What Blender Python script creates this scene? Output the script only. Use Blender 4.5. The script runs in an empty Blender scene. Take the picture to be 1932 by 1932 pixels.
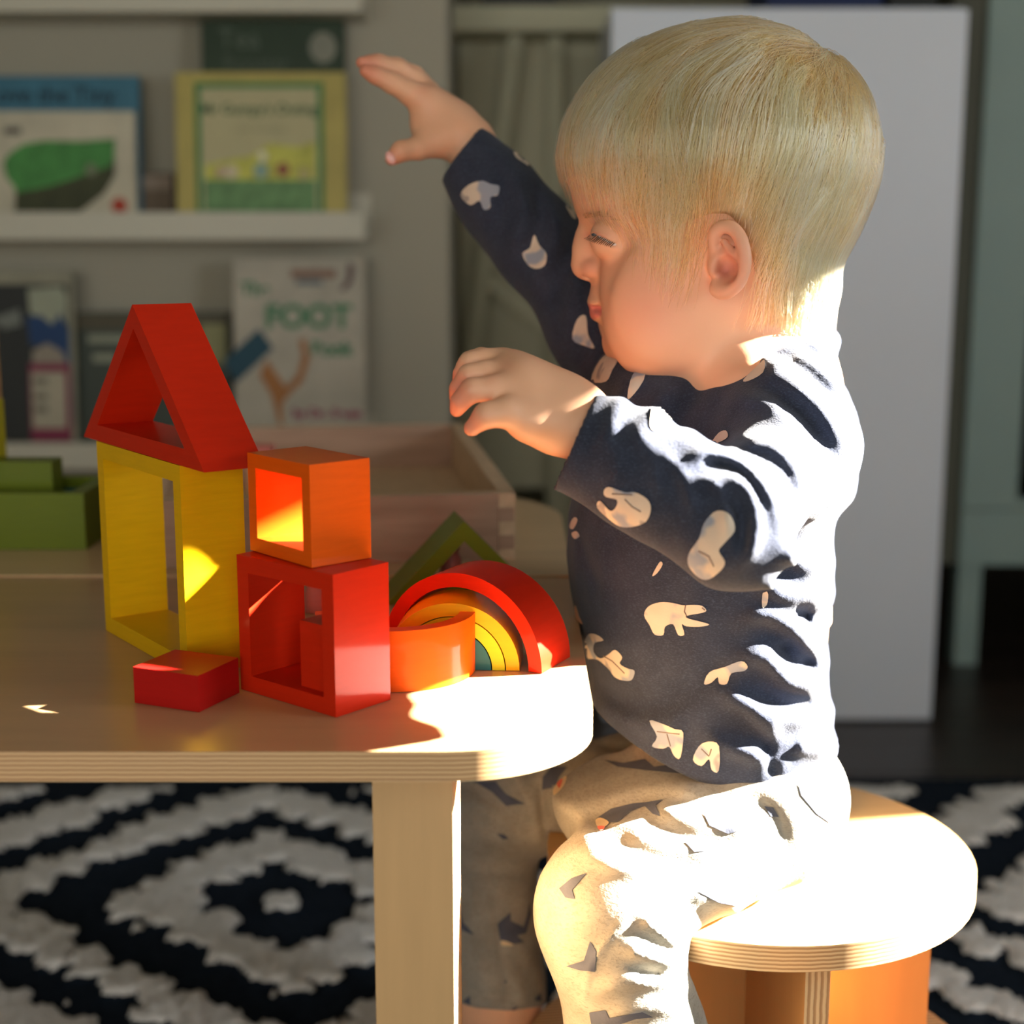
import bpy, bmesh, math, random
import numpy as np
from mathutils import Vector, Matrix
from mathutils.bvhtree import BVHTree
from mathutils.geometry import delaunay_2d_cdt

# ------------------------------------------------------------------ camera, sky, sun, exposure
F_PX, CXY, PITCH, CAM_Z = 2800.0, 966.0, math.radians(10.5), 0.65
scene = bpy.context.scene
COL = scene.collection
cam_data = bpy.data.cameras.new('camera')
cam = bpy.data.objects.new('camera', cam_data)
COL.objects.link(cam)
cam.location = (0, 0, CAM_Z)
cam.rotation_euler = (math.pi / 2 - PITCH, 0, 0)
cam_data.sensor_width = 36.0
cam_data.lens = 36.0 * F_PX / 1932.0
cam_data.clip_start = 0.05
cam_data.clip_end = 50
cam_data.dof.use_dof = True
cam_data.dof.focus_distance = 0.725
cam_data.dof.aperture_fstop = 5.2
scene.camera = cam

scene.view_settings.view_transform = 'Standard'
scene.view_settings.look = 'None'
scene.view_settings.gamma = 1.0
scene.view_settings.use_curve_mapping = False
scene.view_settings.exposure = 0.12

world = bpy.data.worlds.new('room_daylight')
scene.world = world
world.use_nodes = True
bg = world.node_tree.nodes['Background']
bg.inputs[0].default_value = (1.0, 0.95, 0.88, 1)
bg.inputs[1].default_value = 0.35

SUN_AZ, SUN_T = math.radians(11.5), 0.405           # horizontal heading towards +X, rise per metre of X
sun_dir = Vector((1.0, math.tan(SUN_AZ), SUN_T)).normalized()
sun_l = bpy.data.lights.new('sun', 'SUN')
sun_l.energy = 118.0
sun_l.angle = math.radians(0.6)
sun_l.color = (1.0, 0.93, 0.82)
sun = bpy.data.objects.new('sun', sun_l)
COL.objects.link(sun)
sun.rotation_euler = sun_dir.to_track_quat('Z', 'Y').to_euler()
sun.location = (3, 1, 3)

wl = bpy.data.lights.new('window_sky', 'AREA')      # blue sky seen through the right-hand window
wl.shape = 'RECTANGLE'
wl.size, wl.size_y = 1.5, 0.6
wl.energy = 27.0
wl.color = (0.86, 0.93, 1.0)
wlo = bpy.data.objects.new('window_sky', wl)
COL.objects.link(wlo)
wlo.location = (1.36, 0.3, 0.86)
wlo.rotation_euler = (0, math.radians(90), 0)

rl = bpy.data.lights.new('rear_fill', 'AREA')  # frontal fill, set in an added, unseen low window behind the camera
rl.shape = 'RECTANGLE'
rl.size, rl.size_y = 2.3, 1.0
rl.energy = 20.0
rl.color = (0.98, 0.98, 0.90)
rlo = bpy.data.objects.new('rear_fill', rl)
COL.objects.link(rlo)
rlo.location = (-0.35, -1.46, 0.76)
rlo.rotation_euler = (math.radians(90), 0, 0)

cy = scene.cycles
cy.use_denoising = True
cy.sample_clamp_indirect = 8.0
cy.max_bounces = 8
cy.diffuse_bounces = 4
cy.caustics_reflective = False
cy.caustics_refractive = False

# ------------------------------------------------------------------ photograph geometry helpers
_fw = np.array([0, math.cos(PITCH), -math.sin(PITCH)])
_up = np.array([0, math.sin(PITCH), math.cos(PITCH)])
_rt = np.array([1.0, 0, 0])
_C = np.array([0, 0, CAM_Z])


def ray(x, y):
    return _rt * (x - CXY) / F_PX - _up * (y - CXY) / F_PX + _fw


def atY(x, y, Y):
    d = ray(x, y)
    return _C + d * (Y / d[1])


def atZ(x, y, Z):
    d = ray(x, y)
    return _C + d * ((Z - CAM_Z) / d[2])


def mpp(x, y, Y):
    """metres per pixel at that point"""
    return Y / ray(x, y)[1] / F_PX


def proj_np(P):
    v = P - _C
    z = v @ _fw
    return CXY + F_PX * (v @ _rt) / z, CXY - F_PX * (v @ _up) / z


rng = np.random.default_rng(7)
random.seed(7)


def lin(c):
    c = np.array(c, float)
    if c.max() > 1.001:
        c = c / 255.0
    return tuple(np.where(c <= 0.04045, c / 12.92, ((c + 0.055) / 1.055) ** 2.4))


# ------------------------------------------------------------------ materials
class NT:
    def __init__(self, name):
        self.m = bpy.data.materials.new(name)
        self.m.use_nodes = True
        self.t = self.m.node_tree
        self.b = self.t.nodes['Principled BSDF']

    def n(self, typ, **kw):
        nd = self.t.nodes.new(typ)
        for k, v in kw.items():
            if k.startswith('i_'):
                nd.inputs[k[2:].replace('_', ' ')].default_value = v
            else:
                setattr(nd, k, v)
        return nd

    def l(self, a, b):
        self.t.links.new(a, b)

    def coords(self, scale=(1, 1, 1), kind='Object'):
        tc = self.n('ShaderNodeTexCoord')
        mp = self.n('ShaderNodeMapping')
        mp.inputs['Scale'].default_value = scale
        self.l(tc.outputs[kind], mp.inputs[0])
        return mp.outputs[0]

    def noise(self, vec, scale=5, detail=3, rough=0.5):
        nz = self.n('ShaderNodeTexNoise')
        nz.inputs['Scale'].default_value = scale
        nz.inputs['Detail'].default_value = detail
        nz.inputs['Roughness'].default_value = rough
        self.l(vec, nz.inputs['Vector'])
        return nz.outputs['Fac']

    def ramp(self, fac, stops):
        r = self.n('ShaderNodeValToRGB')
        e = r.color_ramp.elements
        while len(e) < len(stops):
            e.new(0.5)
        for el, (p, c) in zip(e, stops):
            el.position = p
            el.color = (c[0], c[1], c[2], 1)
        self.l(fac, r.inputs[0])
        return r.outputs[0]

    def math(self, op, a, b=None):
        nd = self.n('ShaderNodeMath', operation=op)
        for i, v in enumerate((a, b)):
            if v is None:
                continue
            if hasattr(v, 'is_output'):
                self.l(v, nd.inputs[i])
            else:
                nd.inputs[i].default_value = v
        return nd.outputs[0]

    def mix(self, fac, a, b):
        nd = self.n('ShaderNodeMix', data_type='RGBA')
        for s, v in ((0, fac), (6, a), (7, b)):
            if hasattr(v, 'is_output'):
                self.l(v, nd.inputs[s])
            elif s == 0:
                nd.inputs[s].default_value = v
            else:
                nd.inputs[s].default_value = (v[0], v[1], v[2], 1)
        return nd.outputs[2]

    def bump(self, h, strength=0.3, dist=0.001):
        bn = self.n('ShaderNodeBump')
        bn.inputs['Strength'].default_value = strength
        bn.inputs['Distance'].default_value = dist
        self.l(h, bn.inputs['Height'])
        self.l(bn.outputs[0], self.b.inputs['Normal'])

    def set(self, color=None, rough=None, coat=None, coat_rough=None, spec=None, sss=None, sheen=None):
        b = self.b
        if color is not None:
            if hasattr(color, 'is_output'):
                self.l(color, b.inputs['Base Color'])
            else:
                b.inputs['Base Color'].default_value = (*color[:3], 1)
        if rough is not None:
            b.inputs['Roughness'].default_value = rough
        if coat is not None:
            b.inputs['Coat Weight'].default_value = coat
        if coat_rough is not None:
            b.inputs['Coat Roughness'].default_value = coat_rough
        if spec is not None:
            b.inputs['Specular IOR Level'].default_value = spec
        if sheen is not None:
            b.inputs['Sheen Weight'].default_value = sheen
        if sss is not None:
            b.inputs['Subsurface Weight'].default_value = sss[0]
            b.inputs['Subsurface Radius'].default_value = sss[1]
            b.inputs['Subsurface Scale'].default_value = sss[2]


def plain(name, rgb, rough=0.6, var=0.12, scale=20, bump=0.0, coat=0.0, spec=0.4):
    t = NT(name)
    c = lin(rgb)
    v = t.coords()
    nz = t.noise(v, scale, 4)
    lo = tuple(x * (1 - var) for x in c)
    hi = tuple(min(1, x * (1 + var)) for x in c)
    t.set(t.ramp(nz, [(0.3, lo), (0.7, hi)]), rough, coat=coat, spec=spec)
    if bump:
        t.bump(t.noise(v, scale * 8, 3), bump, 0.001)
    return t.m


def painted(name, rgb, rough=0.42):
    """stained, lacquered toy wood: grain shows faintly through the colour"""
    t = NT(name)
    c = lin(rgb)
    v = t.coords((40, 40, 400))
    g = t.noise(v, 1.0, 4, 0.6)
    lo = tuple(x * 0.94 for x in c)
    hi = tuple(min(1, x * 1.04) for x in c)
    t.set(t.ramp(g, [(0.3, lo), (0.7, hi)]), rough, coat=0.16, coat_rough=0.08, spec=0.08)
    t.bump(g, 0.03, 0.0004)
    return t.m


def plywood(name, face, thick, axis=2, layers=9, stretch=(6, 60, 60), rough=0.35, cut=(226, 190, 142)):
    """birch ply: veneer on the faces, glued layers on the cut edges (across local `axis`)"""
    t = NT(name)
    v = t.coords(stretch)
    g = t.noise(v, 1.0, 5, 0.6)
    g2 = t.noise(t.coords((2.5, 2.5, 2.5)), 1.0, 2)
    c = lin(face)
    top = t.ramp(g, [(0.25, tuple(x * 0.86 for x in c)), (0.75, tuple(min(1, x * 1.08) for x in c))])
    top = t.mix(t.math('MULTIPLY', g2, 0.25), top, tuple(x * 0.8 for x in c))
    tc = t.n('ShaderNodeTexCoord')
    sp = t.n('ShaderNodeSeparateXYZ')
    t.l(tc.outputs['Object'], sp.inputs[0])
    w = t.math('FRACT', t.math('MULTIPLY', sp.outputs[axis], layers / thick / 2))
    fine = t.noise(t.coords((30, 30, 30)), 6, 3)
    w2 = t.math('ADD', w, t.math('MULTIPLY', t.math('SUBTRACT', fine, 0.5), 0.25))
    c = lin(cut)
    edge = t.ramp(w2, [(0.0, tuple(x * 0.95 for x in c)), (0.40, tuple(x * 0.9 for x in c)), (0.5, lin((164, 122, 84))),
                       (0.9, lin((188, 146, 102))), (0.97, tuple(x * 0.9 for x in c))])
    geo = t.n('ShaderNodeNewGeometry')
    ob = t.n('ShaderNodeVectorTransform', vector_type='NORMAL', convert_from='WORLD', convert_to='OBJECT')
    t.l(geo.outputs['Normal'], ob.inputs[0])
    s2 = t.n('ShaderNodeSeparateXYZ')
    t.l(ob.outputs[0], s2.inputs[0])
    fac = t.math('LESS_THAN', t.math('ABSOLUTE', s2.outputs[axis]), 0.75)
    t.set(t.mix(fac, top, edge), rough, coat=0.15, coat_rough=0.25, spec=0.4)
    t.bump(g, 0.05, 0.0004)
    return t.m


# ------------------------------------------------------------------ object helpers
def link(name, mesh, mat=None, parent=None):
    o = bpy.data.objects.new(name, mesh)
    COL.objects.link(o)
    if mat is not None and not len(mesh.materials):
        mesh.materials.append(mat)
    if parent is not None:
        o.parent = parent
    return o


def tag(o, label=None, cat=None, group=None, kind=None):
    for k, v in (('label', label), ('category', cat), ('group', group), ('kind', kind)):
        if v:
            o[k] = v
    return o


def thing(name, label, cat, loc=(0, 0, 0), rz=0.0, group=None):
    o = bpy.data.objects.new(name, None)
    COL.objects.link(o)
    o.empty_display_size = 0.02
    o.location = loc
    o.rotation_euler = (0, 0, rz)
    return tag(o, label, cat, group)


def finish(bm, bevel=0.0, seg=3, ang=30, smooth=35):
    if bevel:
        ed = [e for e in bm.edges if len(e.link_faces) == 2 and e.calc_face_angle(0) > math.radians(ang)]
        bmesh.ops.bevel(bm, geom=ed, offset=bevel, offset_type='OFFSET', segments=seg, profile=0.5,
                        affect='EDGES', clamp_overlap=True)
    bmesh.ops.recalc_face_normals(bm, faces=bm.faces[:])
    me = bpy.data.meshes.new('m')
    for f in bm.faces:
        f.smooth = True
    bm.to_mesh(me)
    bm.free()
    me.set_sharp_from_angle(angle=math.radians(smooth))
    return me


def mobj(name, me, mat, parent=None, weighted=True):
    me.name = name
    o = link(name, me, mat, parent)
    if weighted:
        md = o.modifiers.new('normals', 'WEIGHTED_NORMAL')
        md.keep_sharp = True
    return o


def box_bm(x0, x1, y0, y1, z0, z1, bm=None):
    bm = bm or bmesh.new()
    v = [bm.verts.new((x, y, z)) for x in (x0, x1) for y in (y0, y1) for z in (z0, z1)]
    for f in ((0, 1, 3, 2), (4, 6, 7, 5), (0, 4, 5, 1), (2, 3, 7, 6), (0, 2, 6, 4), (1, 5, 7, 3)):
        bm.faces.new([v[i] for i in f])
    return bm


def box(name, mat, x0, x1, y0, y1, z0, z1, parent=None, bevel=0.0015, seg=2):
    return mobj(name, finish(box_bm(x0, x1, y0, y1, z0, z1), bevel, seg), mat, parent)


def prism(pts, h, axis='z', z0=0.0):
    """closed outline extruded: axis 'z' (x,y outline, up) or 'y' (x,z outline, backwards from y=0)"""
    bm = bmesh.new()
    if axis == 'z':
        a = [bm.verts.new((x, y, z0)) for x, y in pts]
        b = [bm.verts.new((x, y, z0 + h)) for x, y in pts]
    else:
        a = [bm.verts.new((x, z0, y)) for x, y in pts]
        b = [bm.verts.new((x, z0 + h, y)) for x, y in pts]
    n = len(pts)
    bm.faces.new(a)
    bm.faces.new(b[::-1])
    for i in range(n):
        j = (i + 1) % n
        bm.faces.new((a[j], a[i], b[i], b[j]))
    return bm


def ring_prism(outer, inner, depth):
    """outline with a through hole (same vertex count), x,z outline, extruded along +y"""
    bm = bmesh.new()
    n = len(outer)
    V = [[bm.verts.new((p[0], y, p[1])) for p in ps] for y in (0, depth) for ps in (outer, inner)]
    of, inf, ob, ib = V
    for i in range(n):
        j = (i + 1) % n
        bm.faces.new((of[i], of[j], inf[j], inf[i]))
        bm.faces.new((ob[j], ob[i], ib[i], ib[j]))
        bm.faces.new((of[j], of[i], ob[i], ob[j]))
        bm.faces.new((inf[i], inf[j], ib[j], ib[i]))
    return bm


def round_rect(x0, x1, y0, y1, radii, n=10):
    """radii for (x0y0, x1y0, x1y1, x0y1)"""
    pts = []
    for (cx, cy_, r, a0) in ((x0, y0, radii[0], 180), (x1, y0, radii[1], 270), (x1, y1, radii[2], 0), (x0, y1, radii[3], 90)):
        ox = cx + (r if cx == x0 else -r)
        oy = cy_ + (r if cy_ == y0 else -r)
        if r == 0:
            pts.append((cx, cy_))
            continue
        for i in range(n + 1):
            a = math.radians(a0 + 90 * i / n)
            pts.append((ox + r * math.cos(a), oy + r * math.sin(a)))
    return pts


def text_mesh(s, size, bold=0.0, align='CENTER'):
    cu = bpy.data.curves.new('t', 'FONT')
    cu.body = s
    cu.size = size
    cu.align_x = align
    cu.offset = bold
    cu.extrude = 0.0002
    o = bpy.data.objects.new('t', cu)
    COL.objects.link(o)
    dg = bpy.context.evaluated_depsgraph_get()
    me = bpy.data.meshes.new_from_object(o.evaluated_get(dg))
    bpy.data.objects.remove(o)
    bpy.data.curves.remove(cu)
    me.transform(Matrix.Rotation(math.pi / 2, 4, 'X'))
    return me


def poly_on_front(name, pts, mat, parent, y=-0.0006, holes=None):
    """thin flat printed shape standing in the x,z plane"""
    bm = prism(pts, 0.0005, 'y', y)
    return mobj(name, finish(bm), mat, parent, False)


def put(L, N, z):
    """front edge through two photograph points on the plane z: (midpoint, angle, length)"""
    a, b = atZ(*L, z), atZ(*N, z)
    d = b - a
    return (a + b) / 2, math.atan2(d[1], d[0]), float(np.linalg.norm(d))


TABLE_Z = 0.44
# ------------------------------------------------------------------ the room
m_wall = plain('wall_paint', (172, 166, 148), 0.8, 0.03, 3)
m_white = plain('white_paint', (200, 195, 176), 0.45, 0.02, 4)
m_ceil = plain('ceiling_paint', (205, 200, 190), 0.9, 0.02, 2)


def struct(name, bm, mat, bevel=0.0):
    return tag(mobj(name, finish(bm, bevel, 2), mat, None, False), kind='structure')


def wood_floor_mat():
    t = NT('dark_floorboards')
    v = t.coords((2, 40, 40))
    g = t.noise(v, 1.0, 5, 0.6)
    oi = t.n('ShaderNodeObjectInfo')
    a = t.ramp(g, [(0.3, lin((30, 24, 21))), (0.7, lin((62, 50, 44)))])
    t.set(t.mix(t.math('MULTIPLY', oi.outputs['Random'], 0.5), a, lin((74, 60, 52))), 0.35, spec=0.5)
    t.bump(g, 0.1, 0.0005)
    return t.m


floor = struct('floor', box_bm(-2.2, 1.3, -1.5, 3.3, -0.06, -0.012), plain('subfloor', (40, 34, 30), 0.8))
m_plank = wood_floor_mat()
pl = finish(box_bm(-1.75, 1.75, -0.0585, 0.0585, -0.012, 0.0), 0.0015, 1)
pl.materials.append(m_plank)
for i in range(40):
    o = link('plank', pl, None, floor)
    o.location = (-0.45, -1.44 + i * 0.12, random.uniform(-0.0008, 0))

# left part of the back wall carries the picture ledges; to its right a recess runs deeper
WALL_Y = 2.03
struct('wall_back', box_bm(-2.2, -0.085, WALL_Y, WALL_Y + 1.25, 0, 2.5), m_wall)
struct('wall_recess', box_bm(-0.085, 1.3, 3.1, 3.25, 0, 2.5), plain('recess_paint', (170, 166, 146), 0.85, 0.05, 3))
struct('wall_left', box_bm(-2.3, -2.2, -1.5, 3.3, 0, 2.5), m_wall)
struct('ceiling', box_bm(-2.3, 1.4, -1.5, 3.3, 2.5, 2.6), m_ceil)
# right wall with the window the low sun comes through
WX, W_Y0, W_Y1, W_Z0, W_Z1 = 1.3, -0.55, 1.096, 0.66, 1.127
bm = box_bm(WX, WX + 0.1, -1.5, W_Y0, 0, 2.5)
box_bm(WX, WX + 0.1, W_Y1, 3.3, 0, 2.5, bm)
box_bm(WX, WX + 0.1, W_Y0, W_Y1, 0, W_Z0, bm)
box_bm(WX, WX + 0.1, W_Y0, W_Y1, W_Z1, 2.5, bm)
struct('wall_right', bm, m_wall)
bm = box_bm(-2.3, -1.5, -1.6, -1.5, 0, 2.5)
box_bm(0.8, 1.4, -1.6, -1.5, 0, 2.5, bm)
box_bm(-1.5, 0.8, -1.6, -1.5, 0, 0.3, bm)
box_bm(-1.5, 0.8, -1.6, -1.5, 1.3, 2.5, bm)
struct('wall_front', bm, m_wall)  # unseen wall; its low opening is shaped to keep frontal light low
tag(box('baseboard_back', m_white, -2.2, -0.085, WALL_Y - 0.016, WALL_Y, 0, 0.09), kind='structure')

# ------------------------------------------------------------------ rug
def rug():
    X0, X1, Y0, Y1 = -1.35, 1.25, 0.62, 1.70
    h = 0.0045
    nx, ny = int((X1 - X0) / h), int((Y1 - Y0) / h)
    xs = np.linspace(X0, X1, nx)
    ys = np.linspace(Y0, Y1, ny)
    X, Y = np.meshgrid(xs, ys, indexing='ij')
    # stepped (woven) diamonds: quantise, with each row of tufts a little off
    qx, qy = 0.030, 0.0245
    wob = 0.004 * np.sin(X * 131 + 3 * np.sin(Y * 77)) + 0.003 * np.sin(Y * 173 + 2 * np.sin(X * 59))
    Xs = X + 0.22 * (Y - 1.349)
    U = (np.floor((Xs + wob) / qx) + 0.5) * qx
    V = (np.floor((Y + wob * 0.8 + (np.floor(Xs / qx) % 2) * 0.008) / qy) + 0.5) * qy
    px, py = 1.02, 0.98
    u = np.abs((U + 0.2244 + px / 2) % px - px / 2)
    v = np.abs((V - 1.349 + py / 2) % py - py / 2)
    s = u * 0.92 + v
    white = ((s > 0.094) & (s < 0.168)) | ((s > 0.255) & (s < 0.322)) | ((s > 0.40) & (s < 0.47)) | ((s > 0.55) & (s < 0.62)) | ((s > 0.70) & (s < 0.77)) | (s > 0.86)
    white |= (np.abs(Xs + 0.2244) < 0.0165) & (np.abs(Y - 1.349) < 0.0165)
    border = (Y > Y1 - 0.05)
    white &= ~border
    w = white.astype(float)
    cell = np.sin(X * 560 + 2 * np.sin(Y * 240)) * np.sin(Y * 610 + 2 * np.sin(X * 210))
    Z = 0.010 + 0.009 * w + 0.0022 * cell * (0.4 + 0.6 * w) + rng.normal(0, 0.0006, X.shape) * (0.5 + w)
    Z[0, :] = Z[-1, :] = 0.0005
    Z[:, 0] = Z[:, -1] = 0.0005
    co = np.stack([X, Y, Z], -1).reshape(-1, 3)
    idx = np.arange(nx * ny).reshape(nx, ny)
    q = np.stack([idx[:-1, :-1], idx[1:, :-1], idx[1:, 1:], idx[:-1, 1:]], -1).reshape(-1, 4)
    me = bpy.data.meshes.new('area_rug')
    me.from_pydata(co.tolist(), [], q.tolist())
    at = me.attributes.new('pile', 'FLOAT', 'POINT')
    at.data.foreach_set('value', w.reshape(-1))
    me.polygons.foreach_set('use_smooth', np.ones(len(q), bool))
    t = NT('shaggy_wool')
    a = t.n('ShaderNodeAttribute', attribute_name='pile')
    nz = t.noise(t.coords((1, 1, 1)), 260, 3, 0.7)
    f = t.math('GREATER_THAN', t.math('ADD', a.outputs['Fac'], t.math('MULTIPLY', t.math('SUBTRACT', nz, 0.5), 0.5)), 0.5)
    wc = t.ramp(nz, [(0.3, lin((222, 219, 214))), (0.7, lin((250, 248, 244)))])
    bc = t.ramp(nz, [(0.3, lin((14, 22, 31))), (0.7, lin((34, 44, 57)))])
    t.set(t.mix(f, bc, wc), 0.95, spec=0.1)
    t.bump(nz, 0.6, 0.004)
    o = link('area_rug', me, t.m)
    tag(o, 'shaggy black and cream rug with stepped diamond bands on the dark floor', 'rug')


rug()

# ------------------------------------------------------------------ picture ledges and books on the wall
def ledge(zb, label, grp, x0=-1.3, x1=-0.1885):
    r = thing('picture_ledge', label, 'shelf', ((x0 + x1) / 2, WALL_Y, zb), 0, grp)
    w = (x1 - x0) / 2
    box('shelf_board', m_white, -w, w, -0.1, 0, 0.0, 0.012, r, 0.001)
    box('front_lip', m_white, -w, w, -0.1, -0.09, 0.012, 0.0345, r, 0.001)
    box('back_rail', m_white, -w, w, -0.012, 0, 0.012, 0.06, r, 0.001)
    return r


GL = 'white picture ledges on the wall'
ledge(0.9258, 'uppermost white picture ledge, cut by the top of the picture', GL)
ledge(0.6467, 'middle white picture ledge under the yellow and green picture books', GL)
ledge(0.3497, 'lowest white picture ledge behind the red triangle block', GL)

BY = 1.955


def book(name, x0, x1, ytop, ybase_z, Y, mat, label, t=0.012, lean=5, sx=0.0):
    """a book standing face out; x0,x1,ytop in photograph pixels"""
    a, b = atY(x0, ytop, Y), atY(x1, ytop, Y)
    w, h = b[0] - a[0], (a[2] - ybase_z) / math.cos(math.radians(lean))
    r = thing(name, label, 'book', ((a[0] + b[0]) / 2, Y - h * math.sin(math.radians(lean)) * 0.6, ybase_z))
    r.rotation_euler = (-math.radians(lean), 0, 0)
    box('cover', mat, -w / 2, w / 2, 0, t, 0, h, r, 0.0015)
    box('pages', m_page, -w / 2 + 0.003, w / 2 - 0.003, t * 0.3, t * 0.75, 0.002, h - 0.0005 + 0.001, r, 0.0005)
    return r, w, h


m_page = plain('paper', (222, 214, 196), 0.8, 0.03, 60)


def ink(rgb):
    return plain('ink', rgb, 0.6, 0.05, 30)


def words(parent, s, x, z, size, mat, bold=0.0004, name='title_text'):
    me = text_mesh(s, size, bold)
    o = link(name, me, mat, parent)
    o.location = (x, -0.0012, z)
    return o


def pxl(r, w, h, x0, x1, y0, y1):
    """pixel -> book local mapper, given the pixel frame of the cover"""
    return lambda x, y: (-w / 2 + (x - x0) / (x1 - x0) * w, h - (y - y0) / (y1 - y0) * h)


ZM, ZL = 0.6587, 0.3617
# middle ledge
r, w, h = book('picture_book', -110, 258, 142, ZM, 1.985, plain('cover_blue', (62, 116, 138), 0.5), 'blue picture book behind the white leaf book on the middle ledge', 0.014)
words(r, 'Love the Tiny', 0.012, h - 0.034, 0.030, ink((34, 62, 78)))
r, w, h = book('picture_book', -70, 250, 209, ZM, 1.965, plain('cover_white', (198, 190, 166), 0.5), 'white picture book with a big green leaf and a red dot', 0.013)
f = pxl(r, w, h, -70, 250, 209, 416)
poly_on_front('leaf_print', [f(*p) for p in ((0, 300), (10, 284), (40, 266), (80, 260), (150, 261), (214, 257), (212, 290), (205, 305), (150, 322), (90, 340), (22, 352), (20, 340), (6, 325))],
              plain('leaf_green', (74, 140, 70), 0.6, 0.25, 40), r, -0.0007)
poly_on_front('leaf_print', [f(*p) for p in ((22, 351), (90, 339), (150, 321), (205, 304), (213, 290), (212, 320), (190, 352), (150, 380), (120, 397), (18, 398))],
              plain('leaf_dark_green', (62, 66, 40), 0.6, 0.25, 40), r, -0.0008)  # darker green lower half of the printed leaf
poly_on_front('dot_print', [f(167 + 11 * math.cos(a), 311 + 11 * math.sin(a)) for a in np.linspace(0, 6.2, 18)[:-1]], ink((120, 128, 100)), r, -0.0014)
poly_on_front('dot_print', [f(219 + 15 * math.cos(a), 374 + 15 * math.sin(a)) for a in np.linspace(0, 6.2, 18)[:-1]], ink((176, 62, 40)), r, -0.0009)
poly_on_front('label_print', [f(*p) for p in ((4, 237), (36, 237), (36, 249), (4, 249))], ink((96, 92, 84)), r, -0.0009)
r, w, h = book('picture_book', 376, 648, 36, ZM, 1.99, plain('cover_darkgreen', (44, 62, 42), 0.5), 'dark green book standing behind the yellow framed book', 0.012)
f = pxl(r, w, h, 376, 648, 36, 416)
words(r, 'Tea', f(448, 80)[0], f(448, 86)[1], 0.036, ink((92, 104, 88)))
words(r, 'Rooster', f(480, 120)[0], f(480, 125)[1], 0.026, ink((80, 92, 76)))
poly_on_front('seal_print', [f(607 + 26 * math.cos(a), 85 + 28 * math.sin(a)) for a in np.linspace(0, 6.2, 22)[:-1]], ink((140, 140, 124)), r)
r, w, h = book('picture_book', 327, 650, 135, ZM, 1.965, plain('cover_yellow', (184, 168, 92), 0.5), 'yellow picture book with a green frame round a pale scene', 0.016)
f = pxl(r, w, h, 327, 650, 135, 416)


def rect(r, f, x0, y0, x1, y1, mat, y, name='cover_print'):
    return poly_on_front(name, [f(x0, y1), f(x1, y1), f(x1, y0), f(x0, y0)], mat, r, y)


rect(r, f, 364, 153, 608, 398, ink((62, 128, 74)), -0.0006, 'frame_print')
rect(r, f, 375, 163, 597, 392, ink((190, 182, 140)), -0.0011)
rect(r, f, 380, 325, 592, 388, plain('pond_green', (108, 146, 96), 0.6, 0.3, 60), -0.0016)
poly_on_front('cover_print', [f(*p) for p in ((382, 300), (430, 290), (470, 284), (505, 262), (560, 268), (592, 258), (592, 326), (382, 326))], plain('meadow', (198, 196, 92), 0.6, 0.3, 60), r, -0.0018)
for cx, cy_, rr, c in ((432, 312, 13, (214, 200, 170)), (488, 310, 14, (140, 170, 160)), (530, 308, 13, (150, 92, 72)), (492, 284, 9, (232, 228, 200)), (570, 316, 12, (190, 180, 120)), (412, 312, 10, (196, 170, 150))):
    poly_on_front('cover_print', [f(cx + rr * math.cos(a), cy_ + rr * math.sin(a)) for a in np.linspace(0, 6.2, 12)[:-1]], ink(c), r, -0.0023)
words(r, "Mr Gumpy's Outing", f(486, 200)[0], f(486, 209)[1], 0.0185, ink((50, 92, 62)), 0.0003)
words(r, 'John Burningham', f(495, 240)[0], f(495, 240)[1], 0.009, ink((150, 146, 118)), 0, 'author_text')
r, w, h = book('picture_book', 262, 324, 326, ZM, 1.99, plain('cover_brown', (104, 88, 70), 0.6), 'small dark brown book lying low between the leaf book and the yellow book', 0.012)
f = pxl(r, w, h, 262, 324, 326, 416)
rect(r, f, 264, 330, 322, 352, ink((140, 124, 108)), -0.0006)

# lowest ledge
r, w, h = book('picture_book', -140, 132, 512, ZL, 1.965, plain('cover_grey', (150, 146, 124), 0.5), 'dark picture book with a blue shape and a white label in a magenta frame', 0.014)
f = pxl(r, w, h, -140, 132, 512, 862)
rect(r, f, -138, 536, 124, 860, ink((44, 46, 44)), -0.0006)
poly_on_front('cover_print', [f(*p) for p in ((48, 545), (112, 540), (122, 560), (118, 620), (104, 604), (90, 612), (50, 590))], ink((156, 160, 138)), r, -0.0011)
poly_on_front('cover_print', [f(*p) for p in ((44, 596), (70, 594), (92, 612), (108, 590), (124, 625), (126, 800), (112, 690), (80, 650), (50, 650))], ink((26, 60, 104)), r, -0.0014)
poly_on_front('cover_print', [f(*p) for p in ((52, 690), (54, 660), (82, 646), (110, 662), (120, 690))], ink((150, 140, 124)), r, -0.0017)
rect(r, f, 46, 684, 124, 832, ink((128, 44, 72)), -0.0019, 'label_frame_print')
rect(r, f, 50, 700, 115, 806, ink((176, 168, 146)), -0.0024, 'label_print')
for yy in (712, 740, 764):
    rect(r, f, 54, yy, 80, yy + 12, ink((120, 116, 100)), -0.0029, 'label_print')
poly_on_front('cover_print', [f(*p) for p in ((-20, 600), (30, 582), (34, 612), (0, 620))], ink((120, 124, 116)), r, -0.0012)
r, w, h = book('picture_book', 125, 428, 588, ZL, 1.985, plain('cover_teal', (58, 66, 56), 0.5), 'dark low wide book half hidden behind the red triangle block', 0.014)
f = pxl(r, w, h, 125, 428, 588, 862)
rect(r, f, 128, 592, 426, 622, ink((84, 78, 60)), -0.0006)
for (a, b, c, d) in ((162, 632, 260, 648), (170, 668, 214, 684), (280, 640, 330, 660)):
    rect(r, f, a, b, c, d, ink((142, 146, 126)), -0.0006, 'title_print')
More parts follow.
